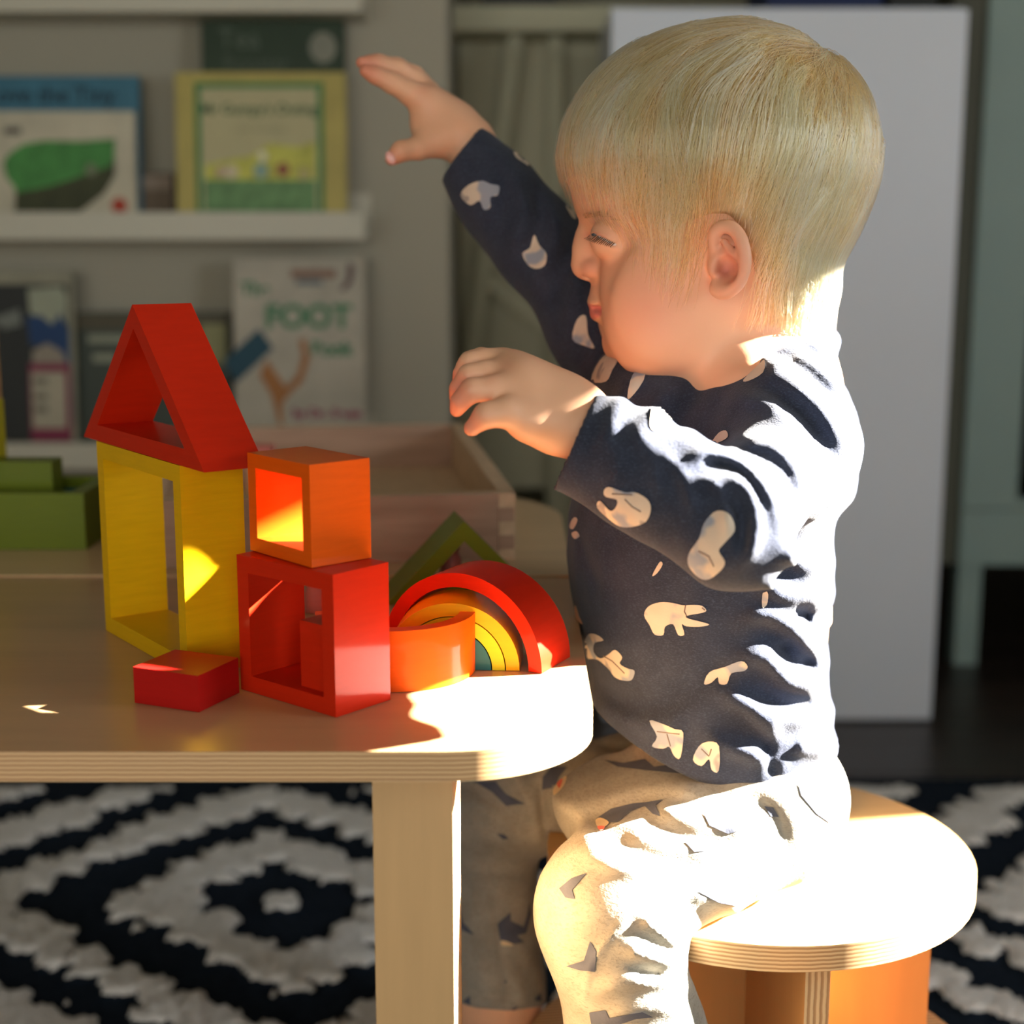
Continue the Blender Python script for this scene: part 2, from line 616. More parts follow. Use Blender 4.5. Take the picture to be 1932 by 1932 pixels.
rect(r, f, 376, 612, 424, 690, ink((140, 138, 96)), -0.0007)
r, w, h = book('picture_book', 437, 686, 487, ZL, 1.965, plain('cover_cream', (176, 168, 150), 0.45), 'cream picture book titled in green letters on the lowest ledge', 0.013, sx=0)
f = pxl(r, w, h, 437, 686, 487, 862)
gi = ink((70, 130, 92))
words(r, 'The', f(479, 550)[0], f(479, 556)[1], 0.024, gi, 0.0008)
words(r, 'FOOT', f(578, 600)[0], f(578, 616)[1], 0.042, gi, 0.0016)
words(r, 'Book', f(622, 660)[0], f(622, 668)[1], 0.025, gi, 0.0010)
words(r, 'by Dr. Seuss', f(612, 780)[0], f(612, 786)[1], 0.018, ink((150, 70, 96)), 0.0007, 'author_text')
rect(r, f, 546, 508, 632, 524, ink((142, 110, 92)), -0.0006, 'banner_print')
rect(r, f, 556, 526, 606, 537, ink((104, 118, 120)), -0.0006, 'banner_print')
poly_on_front('banner_print', [f(*p) for p in ((654, 495), (668, 500), (664, 530), (650, 548), (638, 546), (652, 528))], ink((104, 84, 82)), r, -0.0006)
poly_on_front('sleeve_print', [f(*p) for p in ((484, 618), (511, 655), (440, 720), (415, 680))], ink((30, 72, 88)), r, -0.0009)
poly_on_front('forked_print', [f(*p) for p in ((498, 676), (520, 708), (534, 728), (556, 706), (566, 670), (560, 640), (572, 636), (580, 676), (566, 718), (542, 740), (526, 760), (528, 800), (520, 800), (506, 745), (484, 706))], ink((168, 112, 62)), r, -0.0008)

# ------------------------------------------------------------------ furniture in the background
# white cupboard whose flat front fills the space behind the child
P0, P1 = 0.1253, 0.5715
r = thing('white_cupboard', 'tall plain white cupboard standing behind the child', 'cupboard', ((P0 + P1) / 2, 1.94, 0))
w = (P1 - P0) / 2
m_panel = plain('white_laminate', (218, 224, 234), 0.38, 0.015, 3)
box('carcass', m_panel, -w, w, 0.02, 0.27, 0.0, 0.927, r, 0.002)
box('door', m_panel, -w, w, 0.0, 0.018, 0.003, 0.93, r, 0.0015)
box('top_board', m_panel, -w, w, 0.019, 0.275, 0.9275, 0.934, r, 0.001)
# dark boxes on top of it, cut by the top of the picture
r = thing('storage_box', 'dark blue box on top of the white cupboard', 'box', (0.42, 2.08, 0.9345))
box('box_body', plain('navy_card', (30, 44, 84), 0.7), -0.09, 0.06, -0.07, 0.1, 0, 0.12, r, 0.002)
box('box_lid', plain('navy_card_lid', (34, 50, 92), 0.7), -0.093, 0.063, -0.073, 0.103, 0.12, 0.15, r, 0.002)
r = thing('storage_box', 'charcoal box beside the dark blue box on the cupboard', 'box', (0.53, 2.08, 0.9345))
box('box_body', plain('charcoal_card', (46, 48, 46), 0.7), -0.04, 0.02, -0.07, 0.1, 0, 0.12, r, 0.002)
box('box_lid', plain('charcoal_card_lid', (52, 54, 52), 0.7), -0.043, 0.023, -0.073, 0.103, 0.12, 0.15, r, 0.002)

# sage green glazed cabinet on short feet at the right
m_sage = plain('sage_paint', (150, 172, 166), 0.5, 0.04, 5)
m_dark = plain('cabinet_shade_side', (92, 92, 78), 0.6, 0.05, 6)  # sage paint darkened: the side's shade is in the colour
CX0 = 0.682
r = thing('glazed_cabinet', 'sage green glass fronted cabinet on short feet at the right edge', 'cabinet', (CX0, 2.2, 0))
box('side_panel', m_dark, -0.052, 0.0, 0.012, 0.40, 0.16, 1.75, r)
box('side_panel', m_sage, 0.595, 0.62, 0.012, 0.40, 0.16, 1.75, r)
box('plinth_rail', m_sage, -0.004, 0.62, 0.0, 0.40, 0.16, 0.245, r)
box('stile', m_sage, -0.004, 0.078, 0.0, 0.022, 0.247, 1.75, r)
box('stile', m_sage, 0.54, 0.62, 0.0, 0.022, 0.247, 1.75, r)
box('rail', m_sage, 0.078, 0.54, 0.0, 0.022, 1.66, 1.75, r)
box('rail', m_sage, 0.078, 0.54, 0.002, 0.022, 0.247, 0.262, r)
gt = NT('cabinet_glass')
gt.set((0.9, 0.95, 0.95), 0.03, spec=0.5)
gt.b.inputs['Transmission Weight'].default_value = 1.0
gt.b.inputs['IOR'].default_value = 1.1
box('glass_pane', gt.m, 0.079, 0.539, 0.01, 0.014, 0.263, 1.659, r, 0)
box('back_panel', plain('cabinet_back', (60, 58, 54), 0.8), 0.0, 0.595, 0.385, 0.40, 0.246, 1.75, r)
for z in (0.55, 0.9):
    box('shelf', m_sage, 0.001, 0.594, 0.03, 0.384, z, z + 0.018, r)
for x in (0.0, 0.57):
    for y in (0.01, 0.35):
        bm = prism([(x, y), (x + 0.035, y), (x + 0.035, y + 0.035), (x, y + 0.035)], 0.159, 'z', 0.0)
        mobj('foot', finish(bm, 0.004, 2), m_sage, r)
r = thing('white_jug', 'white jug on the shelf inside the sage green cabinet', 'jug', (CX0 + 0.15, 2.36, 0.568))


def lathe(prof, n=28):
    bm = bmesh.new()
    rows = [[bm.verts.new((rr * math.cos(2 * math.pi * i / n), rr * math.sin(2 * math.pi * i / n), z)) for i in range(n)] for rr, z in prof]
    for a, b in zip(rows, rows[1:]):
        for i in range(n):
            j = (i + 1) % n
            bm.faces.new((a[i], a[j], b[j], b[i]))
    bm.faces.new(rows[0][::-1])
    bm.faces.new(rows[-1])
    return bm


m_china = plain('white_china', (240, 240, 238), 0.2, 0.01, 5)
mobj('jug_body', finish(lathe([(0.035, 0), (0.05, 0.03), (0.055, 0.08), (0.04, 0.13), (0.038, 0.16), (0.044, 0.175), (0.036, 0.17), (0.03, 0.13)])), m_china, r)


def tube(pts, rad, n=10, caps=True):
    bm = bmesh.new()
    pts = [Vector(p) for p in pts]
    rads = rad if hasattr(rad, '__len__') else [rad] * len(pts)
    rows = []
    for i, p in enumerate(pts):
        d = (pts[min(i + 1, len(pts) - 1)] - pts[max(i - 1, 0)]).normalized()
        a = d.cross(Vector((0.31, 0.17, 0.93)) if abs(d.z) < 0.9 else Vector((1, 0, 0))).normalized()
        b = d.cross(a)
        rows.append([bm.verts.new(p + rads[i] * (math.cos(2 * math.pi * k / n) * a + math.sin(2 * math.pi * k / n) * b)) for k in range(n)])
    for u, v in zip(rows, rows[1:]):
        for k in range(n):
            j = (k + 1) % n
            bm.faces.new((u[k], u[j], v[j], v[k]))
    if caps:
        bm.faces.new(rows[0][::-1])
        bm.faces.new(rows[-1])
    return bm


mobj('handle', finish(tube([(0.05, 0, 0.05), (0.085, 0, 0.06), (0.09, 0, 0.11), (0.04, 0, 0.14)], 0.006)), m_china, r)

# grey green trestle desk in the recess
m_tres = plain('trestle_paint', (186, 184, 156), 0.55, 0.05, 6)
m_tresd = plain('trestle_dark', (204, 200, 172), 0.6, 0.06, 6)
r = thing('trestle_desk', 'grey green trestle desk with slanting legs between the ledges and the cupboard', 'desk', (0.2, 2.25, 0))
box('desk_top', m_tres, -0.36, 0.40, 0.0, 0.55, 0.945, 0.98, r)


def bar(a, b, w, d, mat, name):
    a, b = Vector(a), Vector(b)
    ax = (b - a).normalized()
    s = ax.cross(Vector((0, 1, 0))).normalized() * w / 2
    t_ = Vector((0, d / 2, 0))
    bm = bmesh.new()
    vs = [bm.verts.new(p + i * s + j * t_) for p in (a, b) for i, j in ((-1, -1), (1, -1), (1, 1), (-1, 1))]
    for f_ in ((0, 1, 2, 3), (7, 6, 5, 4), (0, 4, 5, 1), (1, 5, 6, 2), (2, 6, 7, 3), (3, 7, 4, 0)):
        bm.faces.new([vs[i] for i in f_])
    return mobj(name, finish(bm, 0.002, 2), mat, r)


for x0, x1, y in ((-0.195, -0.300, 0.06), (-0.195, -0.26, 0.5)):
    bar((x0, y, 0.945), (x1 - 0.02, y, 0.03), 0.022, 0.03, m_tres, 'leg')
bar((-0.135, 0.08, 0.945), (-0.135, 0.08, 0.0), 0.022, 0.03, m_tres, 'leg')
bar((-0.122, 0.04, 0.50), (-0.122, 0.04, 0.0), 0.035, 0.03, m_tres, 'leg')
bar((-0.235, 0.05, 0.585), (0.02, 0.05, 0.39), 0.024, 0.02, m_tres, 'brace')
bar((-0.24, 0.28, 0.585), (-0.24, 0.06, 0.60), 0.02, 0.02, m_tres, 'brace')
box('modesty_panel', m_tresd, -0.282, 0.40, 0.12, 0.14, 0.25, 0.945, r)
box('low_shelf', m_tresd, -0.284, 0.40, 0.1, 0.54, 0.20, 0.218, r)
r = thing('desk_cable_box', 'black power brick lying on the trestle desk top', 'adapter', (0.015, 2.3, 0.98))
box('brick_body', plain('black_plastic', (24, 24, 24), 0.5), -0.06, 0.05, -0.03, 0.03, 0, 0.022, r, 0.004)
mobj('cable', finish(tube([(0.05, 0, 0.01), (0.09, 0.01, 0.008), (0.14, 0.05, 0.006), (0.17, 0.12, 0.006)], 0.003)), plain('black_cable', (20, 20, 20), 0.5), r)

# ------------------------------------------------------------------ table
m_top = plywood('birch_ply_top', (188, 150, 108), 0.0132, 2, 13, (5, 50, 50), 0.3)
m_lit_rear = plywood('birch_ply_lit_rear', (206, 176, 134), 0.0132, 2, 13, (5, 50, 50), 0.35)  # same birch, with the light put into a paler tone
m_leg = plywood('birch_ply_leg', (208, 170, 120), 0.09, 1, 14, (60, 60, 4), 0.4)
TX1 = 0.037
table = thing('play_table', "toddler's birch plywood play table with rounded corners", 'table', (-0.45, 0.9, 0))
tb = lambda x, y: (x + 0.45, y - 0.9)
t0 = 0.0132


def board(name, pts, mat, top):
    bm = prism([tb(*p) for p in pts], t0, 'z', top - t0)
    return mobj(name, finish(bm, 0.0015, 2, 60), mat, table)


SHADOW_EDGE = 0.9085  # one top, split where the child's shadow ends; the light beyond is painted
board('front_half', round_rect(-0.95, TX1, 0.5875, SHADOW_EDGE - 0.0006, (0.065, 0.065, 0, 0), 14), m_top, TABLE_Z)
board('lit_rear_half', round_rect(-0.95, TX1 + 0.001, SHADOW_EDGE + 0.0006, 1.232, (0, 0, 0.13, 0.13), 18), m_lit_rear, TABLE_Z + 0.0012)
for lx, ly in ((-0.0601, 0.6054), (-0.0601, 1.06), (-0.87, 0.6054), (-0.87, 1.06)):
    x0, y0 = tb(lx, ly)
    box('leg', m_leg, x0, x0 + 0.0347, y0, y0 + 0.09, 0.012, TABLE_Z - t0 - 0.0002, table, 0.002)
x0, y0 = tb(-0.86, 0.72)
box('apron', m_leg, x0, tb(-0.07, 0)[0], y0 + 0.06, y0 + 0.075, TABLE_Z - t0 - 0.045, TABLE_Z - t0 - 0.0002, table, 0.001)

# ------------------------------------------------------------------ wooden tray


def _rim(t, col):
    geo = t.n('ShaderNodeNewGeometry')
    sx = t.n('ShaderNodeSeparateXYZ')
    t.l(geo.outputs['True Normal'], sx.inputs[0])
    return t.mix(t.math('GREATER_THAN', sx.outputs[2], .3), col, lin((214, 188, 156)))


t = NT('beech_tray')
g = t.noise(t.coords((8, 80, 80)), 1.0, 5, 0.6)
_ = t.ramp(g, [(0.3, lin((158, 126, 104))), (0.7, lin((190, 156, 132)))])
_ = _rim(t, _)
t.set(_, 0.55, spec=0.3)
m_beech = t.m
t = NT('beech_end_grain')
g = t.noise(t.coords((60, 60, 60)), 2.0, 4, 0.6)
t.set(t.ramp(g, [(0.3, lin((196, 166, 132))), (0.7, lin((222, 194, 160)))]), 0.6, spec=0.3)
m_beech_l = t.m
tang = math.radians(7.2)
TRZ = TABLE_Z + 0.0014
tw, td, th, tt = 0.262, 0.372, 0.044, 0.011
tray = thing('wooden_tray', 'shallow pale wooden tray with finger jointed corners behind the blocks', 'tray', (0.0022, 0.9565, TRZ), tang)
# local: front right corner at the origin, x to the left negative
box('front_panel', m_beech, -tw + tt, -tt, 0, tt, 0, th, tray, 0.0008)
box('back_panel', m_beech, -tw + tt, -tt, td - tt, td, 0, th, tray, 0.0008)
box('side_panel', m_beech_l, -tt + 0.0002, 0, 0, td, 0, th, tray, 0.0008)
box('side_panel', m_beech_l, -tw, -tw + tt - 0.0002, 0, td, 0, th, tray, 0.0008)
box('bottom_panel', m_beech_l, -tw + tt + 0.0002, -tt - 0.0002, tt + 0.0002, td - tt - 0.0002, 0.002, 0.007, tray, 0.0004)
for k in range(2):
    z0 = 0.0065 + k * 0.0185
    box('finger_joint', m_beech, -tt, -0.0005, -0.0004, 0.003, z0, z0 + 0.0095, tray, 0.0003)
for k, (x, y) in enumerate(((-0.107, 0.205), (-0.088, 0.165))):
    o = mobj('crumb', finish(lathe([(0.001, 0), (0.0026, 0.0008), (0.002, 0.0022), (0.0006, 0.0028)], 8)), plain('dark_crumb', (70, 56, 44), 0.9), None)
    v = Matrix.Rotation(tang, 3, 'Z') @ Vector((x, y, 0.0072))
    o.location = Vector((0.0022, 0.9565, TRZ)) + v
    tag(o, ('dark crumb farther from the front of the tray', 'dark crumb nearer the front of the tray')[k], 'crumb')

# ------------------------------------------------------------------ stool
m_seat = plywood('birch_ply_seat', (226, 180, 118), 0.0142, 2, 13, (5, 50, 50), 0.35)
m_sleg = plywood('birch_ply_stool_leg', (194, 140, 84), 0.0134, 1, 8, (40, 60, 4), 0.4)
SZ = 0.30
stool = thing('round_stool', 'round birch plywood stool with crossed board legs under the child', 'stool', (0.143, 0.815, 0), math.radians(8))
circ = lambda r_, n=64: [(r_ * math.cos(2 * math.pi * i / n), r_ * math.sin(2 * math.pi * i / n)) for i in range(n)]
mobj('seat', finish(prism(circ(0.1225), 0.0142, 'z', SZ - 0.0142), 0.002, 2, 60), m_seat, stool)
box('leg_board', m_sleg, -0.107, 0.107, -0.0067, 0.0067, 0.0, SZ - 0.0144, stool, 0.001)
m_sleg2 = plywood('birch_ply_stool_leg_across', (194, 140, 84), 0.0134, 0, 8, (60, 40, 4), 0.4)
box('leg_board', m_sleg2, -0.0067, 0.0067, -0.107, -0.0069, 0.0, SZ - 0.0144, stool, 0.001)
box('leg_board', m_sleg2, -0.0067, 0.0067, 0.0069, 0.107, 0.0, SZ - 0.0144, stool, 0.001)
mobj('base_disc', finish(prism(circ(0.138), 0.013, 'z', 0.15), 0.002, 2, 60), m_sleg, stool)

# ------------------------------------------------------------------ building blocks
RED, ORG, YEL, GRN = (196, 38, 12), (222, 88, 10), (222, 172, 14), (106, 120, 32)
m_red = painted('red_stain', RED)
m_red2 = painted('deep_red_stain', (178, 26, 22))
m_org = painted('orange_stain', ORG)
m_yel = painted('yellow_stain', YEL)
m_yelo = painted('amber_stain', (238, 170, 12))
m_lem = painted('lemon_stain', (208, 196, 26))
m_grn = painted('green_stain', GRN)
m_teal = painted('teal_stain', (40, 100, 104))
m_pink = painted('pink_stain', (214, 122, 112))
m_nat = painted('natural_stain', (214, 166, 112))


def hollow(name, label, L, N, z, w, d, h, t_, mat, cat='toy block', bev=0.0038):
    mid, ang, ln = put(L, N, z)
    o_ = [(-w / 2, 0), (w / 2, 0), (w / 2, h), (-w / 2, h)]
    i_ = [(-w / 2 + t_, t_), (w / 2 - t_, t_), (w / 2 - t_, h - t_), (-w / 2 + t_, h - t_)]
    o = mobj(name, finish(ring_prism(o_, i_, d), bev, 4), mat)
    o.location = (mid[0], mid[1], z)
    o.rotation_euler = (0, 0, ang)
    return tag(o, label, cat)


GB = None
ZT = TABLE_Z + 0.0002
hollow('window_block', 'square red window block standing on the table under the orange one', (455, 1300), (634, 1354), ZT, 0.0654, 0.034, 0.065, 0.0078, m_red)
ob_ = hollow('window_block', 'square orange window block balanced on the red one', (471, 1037), (590, 1072), ZT + 0.0653, 0.0515, 0.0325, 0.0462, 0.0066, m_org)
YH = 0.1035
hollow('window_block', 'tall yellow window block standing under the red triangle', (200, 1189), (355, 1277), ZT, 0.1075, 0.0325, YH, 0.0085, m_yel)


def tri(name, label, mid, ang, z, w, h, d, t_, mat):
    sl = math.hypot(w / 2, h)
    # inner triangle by offsetting the sides inwards
    a = math.atan2(h, w / 2)
    xi = w / 2 - t_ / math.tan(a / 2)
    hi = h - t_ / math.cos(a)
    o = mobj(name, finish(ring_prism([(-w / 2, 0), (w / 2, 0), (0, h)], [(-xi, t_), (xi, t_), (0, hi)], d), 0.003, 4), mat)
    o.location = (mid[0], mid[1], z)
    o.rotation_euler = (0, 0, ang)
    return tag(o, label, 'toy block')


tri('triangle_block', 'hollow red triangle block set as a roof on the yellow block', (-0.1862, 0.7338), math.radians(-54), ZT + YH + 0.0002, 0.154, 0.0735, 0.031, 0.0085, m_red)
tri('triangle_block', 'hollow olive green triangle block behind the red arch', *put((727, 1141), (1023, 1126), ZT)[:2], ZT, 0.0925, 0.0475, 0.034, 0.0085, m_grn)

# flat red brick lying in front of the yellow block
mid, ang, ln = put((255, 1326), (375, 1344), ZT)
o = mobj('flat_block', finish(box_bm(-0.0177, 0.0177, 0, 0.032, 0, 0.017), 0.002, 4), m_red2)
o.location = (mid[0], mid[1], ZT)
o.rotation_euler = (0, 0, ang)
tag(o, 'small flat red block lying alone in front of the yellow block', 'toy block')

# red brick seen through the window of the red block, standing inside it
mid, ang, ln = put((455, 1300), (634, 1354), ZT)
o = mobj('small_block', finish(box_bm(0.0045, 0.0235, 0.005, 0.027, 0.0079, 0.039), 0.002, 4), m_red)
o.location = (mid[0], mid[1], ZT)
o.rotation_euler = (0, 0, ang)
tag(o, 'small upright red block standing inside the red window block', 'toy block')


def arch(name, label, r0, r1, d, mat, loc, rz, lying=False, z=ZT, bev=0.0016):
    n = 30
    pts = [(r1 * math.cos(math.pi * i / n), r1 * math.sin(math.pi * i / n)) for i in range(n + 1)]
    if r0 > 0:
        pts += [(r0 * math.cos(math.pi * i / n), r0 * math.sin(math.pi * i / n)) for i in range(n, -1, -1)]
    bm = prism(pts, d, 'y')
    me = finish(bm, bev, 3, 40)
    if lying:
        me.transform(Matrix.Rotation(math.pi / 2, 4, 'X'))
    o = mobj(name, me, mat)
    o.location = (loc[0], loc[1], z)
    o.rotation_euler = (0, 0, rz)
    return tag(o, label, 'toy block')


ra = math.radians(-27)
rr = 0.0455
foot = atZ(1030, 1272, ZT)
cc = (foot[0] - rr * math.cos(ra) - .002, foot[1] - rr * math.sin(ra) + .001)
arch('arch_block', 'large red arch block standing before the green triangle', rr - 0.0072, rr, 0.033, m_red, cc, ra)
c2 = atZ(852, 1263, ZT)
na = math.radians(-4)
arch('arch_block', 'amber arch block nested under the large red arch', 0.0270, 0.0336, 0.030, m_yelo, c2, na)
arch('arch_block', 'lemon yellow arch block nested inside the amber arch', 0.0202, 0.0264, 0.030, m_lem, c2, na)
arch('half_disc_block', 'teal half disc block at the core of the nested arches', 0.0, 0.0196, 0.030, m_teal, c2, na)
arch('arch_block', 'orange arch block lying on its side beside the red window block', 0.0318, 0.0392, 0.0295, m_org, (-0.0572, 0.7075), math.radians(2), True)

# pink pegs half hidden behind the blocks, and small pieces left in the tray
def peg(label, loc, s=1.0, mat=None):
    o = mobj('peg', finish(lathe([(0.009 * s, 0), (0.0095 * s, 0.002), (0.0085 * s, 0.014 * s), (0.006 * s, 0.019 * s), (0.0075 * s, 0.023 * s), (0.007 * s, 0.029 * s), (0.004 * s, 0.0325 * s), (0.001, 0.0335 * s)], 22)), mat or m_pink)
    o.location = loc
    return tag(o, label, 'toy peg')


p = atY(851, 1036, 0.875)
peg('pink wooden peg whose tip shows inside the green triangle', (p[0], 0.875, ZT + 0.0088), 0.72)
p = atZ(598, 1152, ZT)
peg('pink wooden peg seen through the red window block', (p[0], p[1], ZT), 0.8)
v = Matrix.Rotation(tang, 3, 'Z')
p = v @ Vector((-0.176, 0.27, 0.0074)) + Vector((0.0022, 0.9565, TRZ))
o = mobj('small_block', finish(box_bm(-0.011, 0.011, -0.011, 0.011, 0, 0.034), 0.002, 3), m_pink)
o.location = p
tag(o, 'small pink block standing in the tray beside the red triangle', 'toy block')
p = v @ Vector((-0.176, 0.235, 0.0074)) + Vector((0.0022, 0.9565, TRZ))
o = mobj('small_block', finish(box_bm(-0.008, 0.008, -0.008, 0.008, 0, 0.026), 0.002, 3), m_nat)
o.location = p
tag(o, 'small bare wood block in the tray in front of the pink block', 'toy block')

# green open box on the left with a teal liner and pieces in it
GX1, GY0, GY1, GHt = -0.2887, 0.985, 1.063, 0.0387
ZR = TABLE_Z + 0.0014
gw = 0.15


def open_box(name, label, w_, d_, h_, t_, mat, loc):
    bm = bmesh.new()
    o4 = [(-w_, 0), (0, 0), (0, d_), (-w_, d_)]
    i4 = [(-w_ + t_, t_), (-t_, t_), (-t_, d_ - t_), (-w_ + t_, d_ - t_)]
    A = [bm.verts.new((x, y, 0)) for x, y in o4]
    B = [bm.verts.new((x, y, h_)) for x, y in o4]
    C_ = [bm.verts.new((x, y, h_)) for x, y in i4]
    D = [bm.verts.new((x, y, t_)) for x, y in i4]
    bm.faces.new(A[::-1])
    bm.faces.new(D)
    for i in range(4):
        j = (i + 1) % 4
        bm.faces.new((A[i], A[j], B[j], B[i]))
        bm.faces.new((B[i], B[j], C_[j], C_[i]))
        bm.faces.new((C_[i], C_[j], D[j], D[i]))
    o = mobj(name, finish(bm, 0.0022, 3), mat)
    o.location = loc
    return tag(o, label, 'toy box')


open_box('open_block_box', 'open olive green block box at the left edge of the table', gw, GY1 - GY0, GHt, 0.010, m_grn, (GX1, GY0, ZR))
open_box('open_block_box', 'teal block box nested inside the olive green one', gw - 0.0206, GY1 - GY0 - 0.0206, 0.021, 0.006, m_teal, (GX1 - 0.0103, GY0 + 0.0103, ZR + 0.0102))
zb = ZR + 0.0316
p = atY(104, 930, 1.016)
o = mobj('bar_block', finish(box_bm(-0.075, 0, 0, 0.024, 0, 0.0245), 0.002, 3), m_grn)
o.location = (p[0], 1.012, zb)
tag(o, 'olive green bar block laid across the open green box', 'toy block')
p = atY(7, 880, 1.045)
o = mobj('tall_block', finish(box_bm(-0.024, 0, 0, 0.018, 0, 0.064), 0.002, 3), m_lem)
o.location = (p[0] - 0.001, 1.0375, zb)
tag(o, 'bright yellow upright block cut by the left edge of the picture', 'toy block')
o = mobj('tall_block', finish(box_bm(-0.024, 0, 0, 0.018, 0, 0.058), 0.002, 3), m_nat)
o.location = (p[0] - 0.002, 1.0375, zb + 0.0642)
tag(o, 'bare wood block stacked on the bright yellow one at the left edge', 'toy block')
# ------------------------------------------------------------------ sculpting with distance fields
def smin(a, b, k):
    h = np.clip(0.5 + 0.5 * (b - a) / k, 0, 1)
    return b + (a - b) * h - k * h * (1 - h)


def smax(a, b, k):
    return -smin(-a, -b, k)


class Cap:
    def __init__(s, a, b, ra, rb, k=0.01):
        s.a, s.b, s.ra, s.rb, s.k = np.array(a, float), np.array(b, float), ra, rb, k
        s.c = (s.a + s.b) / 2
        s.R = np.linalg.norm(s.a - s.b) / 2 + max(ra, rb)

    def __call__(s, P):
        d = s.b - s.a
        t = np.clip(((P - s.a) @ d) / max(d @ d, 1e-12), 0, 1)
        return np.linalg.norm(P - s.a - t[:, None] * d, axis=1) - (s.ra + (s.rb - s.ra) * t)


class Ell:
    def __init__(s, c, r, k=0.01, rot=None):
        s.c, s.r, s.k = np.array(c, float), np.array(r, float), k
        s.M = np.array(rot) if rot is not None else np.eye(3)
        s.R = float(max(r))

    def __call__(s, P):
        q = (P - s.c) @ s.M / s.r
        k0 = np.linalg.norm(q, axis=1)
        k1 = np.linalg.norm(q / s.r, axis=1)
        return k0 * (k0 - 1) / np.maximum(k1, 1e-9)


class Grp:
    """several parts kept apart from one another, each blended into the parts before the group"""
    def __init__(s, items, k):
        s.items, s.k = items, k
        cs = np.array([i.c for i in items])
        s.c = cs.mean(0)
        s.R = max(np.linalg.norm(i.c - s.c) + i.R for i in items)

    def each(s, P):
        return [i(P) for i in s.items]


class Chain:
    def __init__(s, pts, rads, k=0.003):
        s.caps = [Cap(a, b, ra, rb) for a, b, ra, rb in zip(pts, pts[1:], rads, rads[1:])]
        cs = np.array(pts)
        s.c = cs.mean(0)
        s.R = max(np.linalg.norm(p - s.c) + r for p, r in zip(cs, rads))
        s.k = k

    def __call__(s, P):
        d = s.caps[0](P)
        for c in s.caps[1:]:
            d = smin(d, c(P), s.k)
        return d


def poly_sdf(pts, X, Z):
    pts = np.array(pts, float)
    d = np.full(X.shape, 1e9)
    ins = np.zeros(X.shape, bool)
    for a, b in zip(pts, np.roll(pts, -1, 0)):
        e = b - a
        t = np.clip(((X - a[0]) * e[0] + (Z - a[1]) * e[1]) / max(e @ e, 1e-14), 0, 1)
        d = np.minimum(d, np.hypot(X - a[0] - t * e[0], Z - a[1] - t * e[1]))
        c = (a[1] > Z) != (b[1] > Z)
        with np.errstate(divide='ignore', invalid='ignore'):
            ins ^= c & (X < (b[0] - a[0]) * (Z - a[1]) / (b[1] - a[1]) + a[0])
    return np.where(ins, d, -d)


def smooth_closed(pts, n=6):
    """Catmull-Rom through a closed outline"""
    p = np.array(pts, float)
    out = []
    m = len(p)
    for i in range(m):
        a, b, c, d = p[i - 1], p[i], p[(i + 1) % m], p[(i + 2) % m]
        for t in np.linspace(0, 1, n, endpoint=False):
            out.append(0.5 * (2 * b + (c - a) * t + (2 * a - 5 * b + 4 * c - d) * t * t + (3 * b - a - 3 * c + d) * t ** 3))
    return np.array(out)


class Grid2:
    """scalar field over the world x,z plane, bilinear lookup"""
    def __init__(s, A, x0, z0, h):
        s.A, s.x0, s.z0, s.h = A, x0, z0, h

    def __call__(s, x, z):
        u = np.clip((x - s.x0) / s.h, 0, s.A.shape[0] - 1.001)
        v = np.clip((z - s.z0) / s.h, 0, s.A.shape[1] - 1.001)
        i, j = u.astype(int), v.astype(int)
        fu, fv = u - i, v - j
        A = s.A
        return (A[i, j] * (1 - fu) * (1 - fv) + A[i + 1, j] * fu * (1 - fv) + A[i, j + 1] * (1 - fu) * fv + A[i + 1, j + 1] * fu * fv)


def blur2(A, sg):
    n = int(3 * sg) + 1
    k = np.exp(-0.5 * (np.arange(-n, n + 1) / sg) ** 2)
    k /= k.sum()
    for ax in (0, 1):
        A = np.apply_along_axis(lambda v: np.convolve(np.pad(v, n, mode='edge'), k, 'valid'), ax, A)
    return A


class Inflate:
    """rounds out a side-view outline (photograph pixels at depth Y0) to half-width W(x,z)"""
    def __init__(s, outline_px, Y0, W, R, blur=2.5, k=0.01, smooth=True):
        o = smooth_closed(outline_px) if smooth else np.array(outline_px, float)
        w = np.array([atY(x, y, Y0)[[0, 2]] for x, y in o])
        s.Y0, s.W, s.Rr, s.k = Y0, W, R, k
        lo, hi = w.min(0) - 0.02, w.max(0) + 0.02
        h = 0.0015
        xs, zs = np.arange(lo[0], hi[0], h), np.arange(lo[1], hi[1], h)
        X, Z = np.meshgrid(xs, zs, indexing='ij')
        D = poly_sdf(w, X, Z)
        Db = blur2(D, blur)
        wgt = np.clip((D - 0.002) / 0.02, 0, 1)
        s.D = Grid2(D * (1 - wgt) + Db * wgt, xs[0], zs[0], h)
        s.c = np.array([(lo[0] + hi[0]) / 2, Y0, (lo[1] + hi[1]) / 2])
        s.R = float(np.linalg.norm((hi - lo) / 2)) + 0.03

    def __call__(s, P):
        d = s.D(P[:, 0], P[:, 2])
        W = s.W(P[:, 0], P[:, 2]) if callable(s.W) else s.W
        R = s.Rr
        q = np.maximum(0, R - d) / R
        y = (P[:, 1] - s.Y0) / W
        g = np.sqrt(y * y + q * q)
        return (g - 1) * 0.8 * np.minimum(W, R)


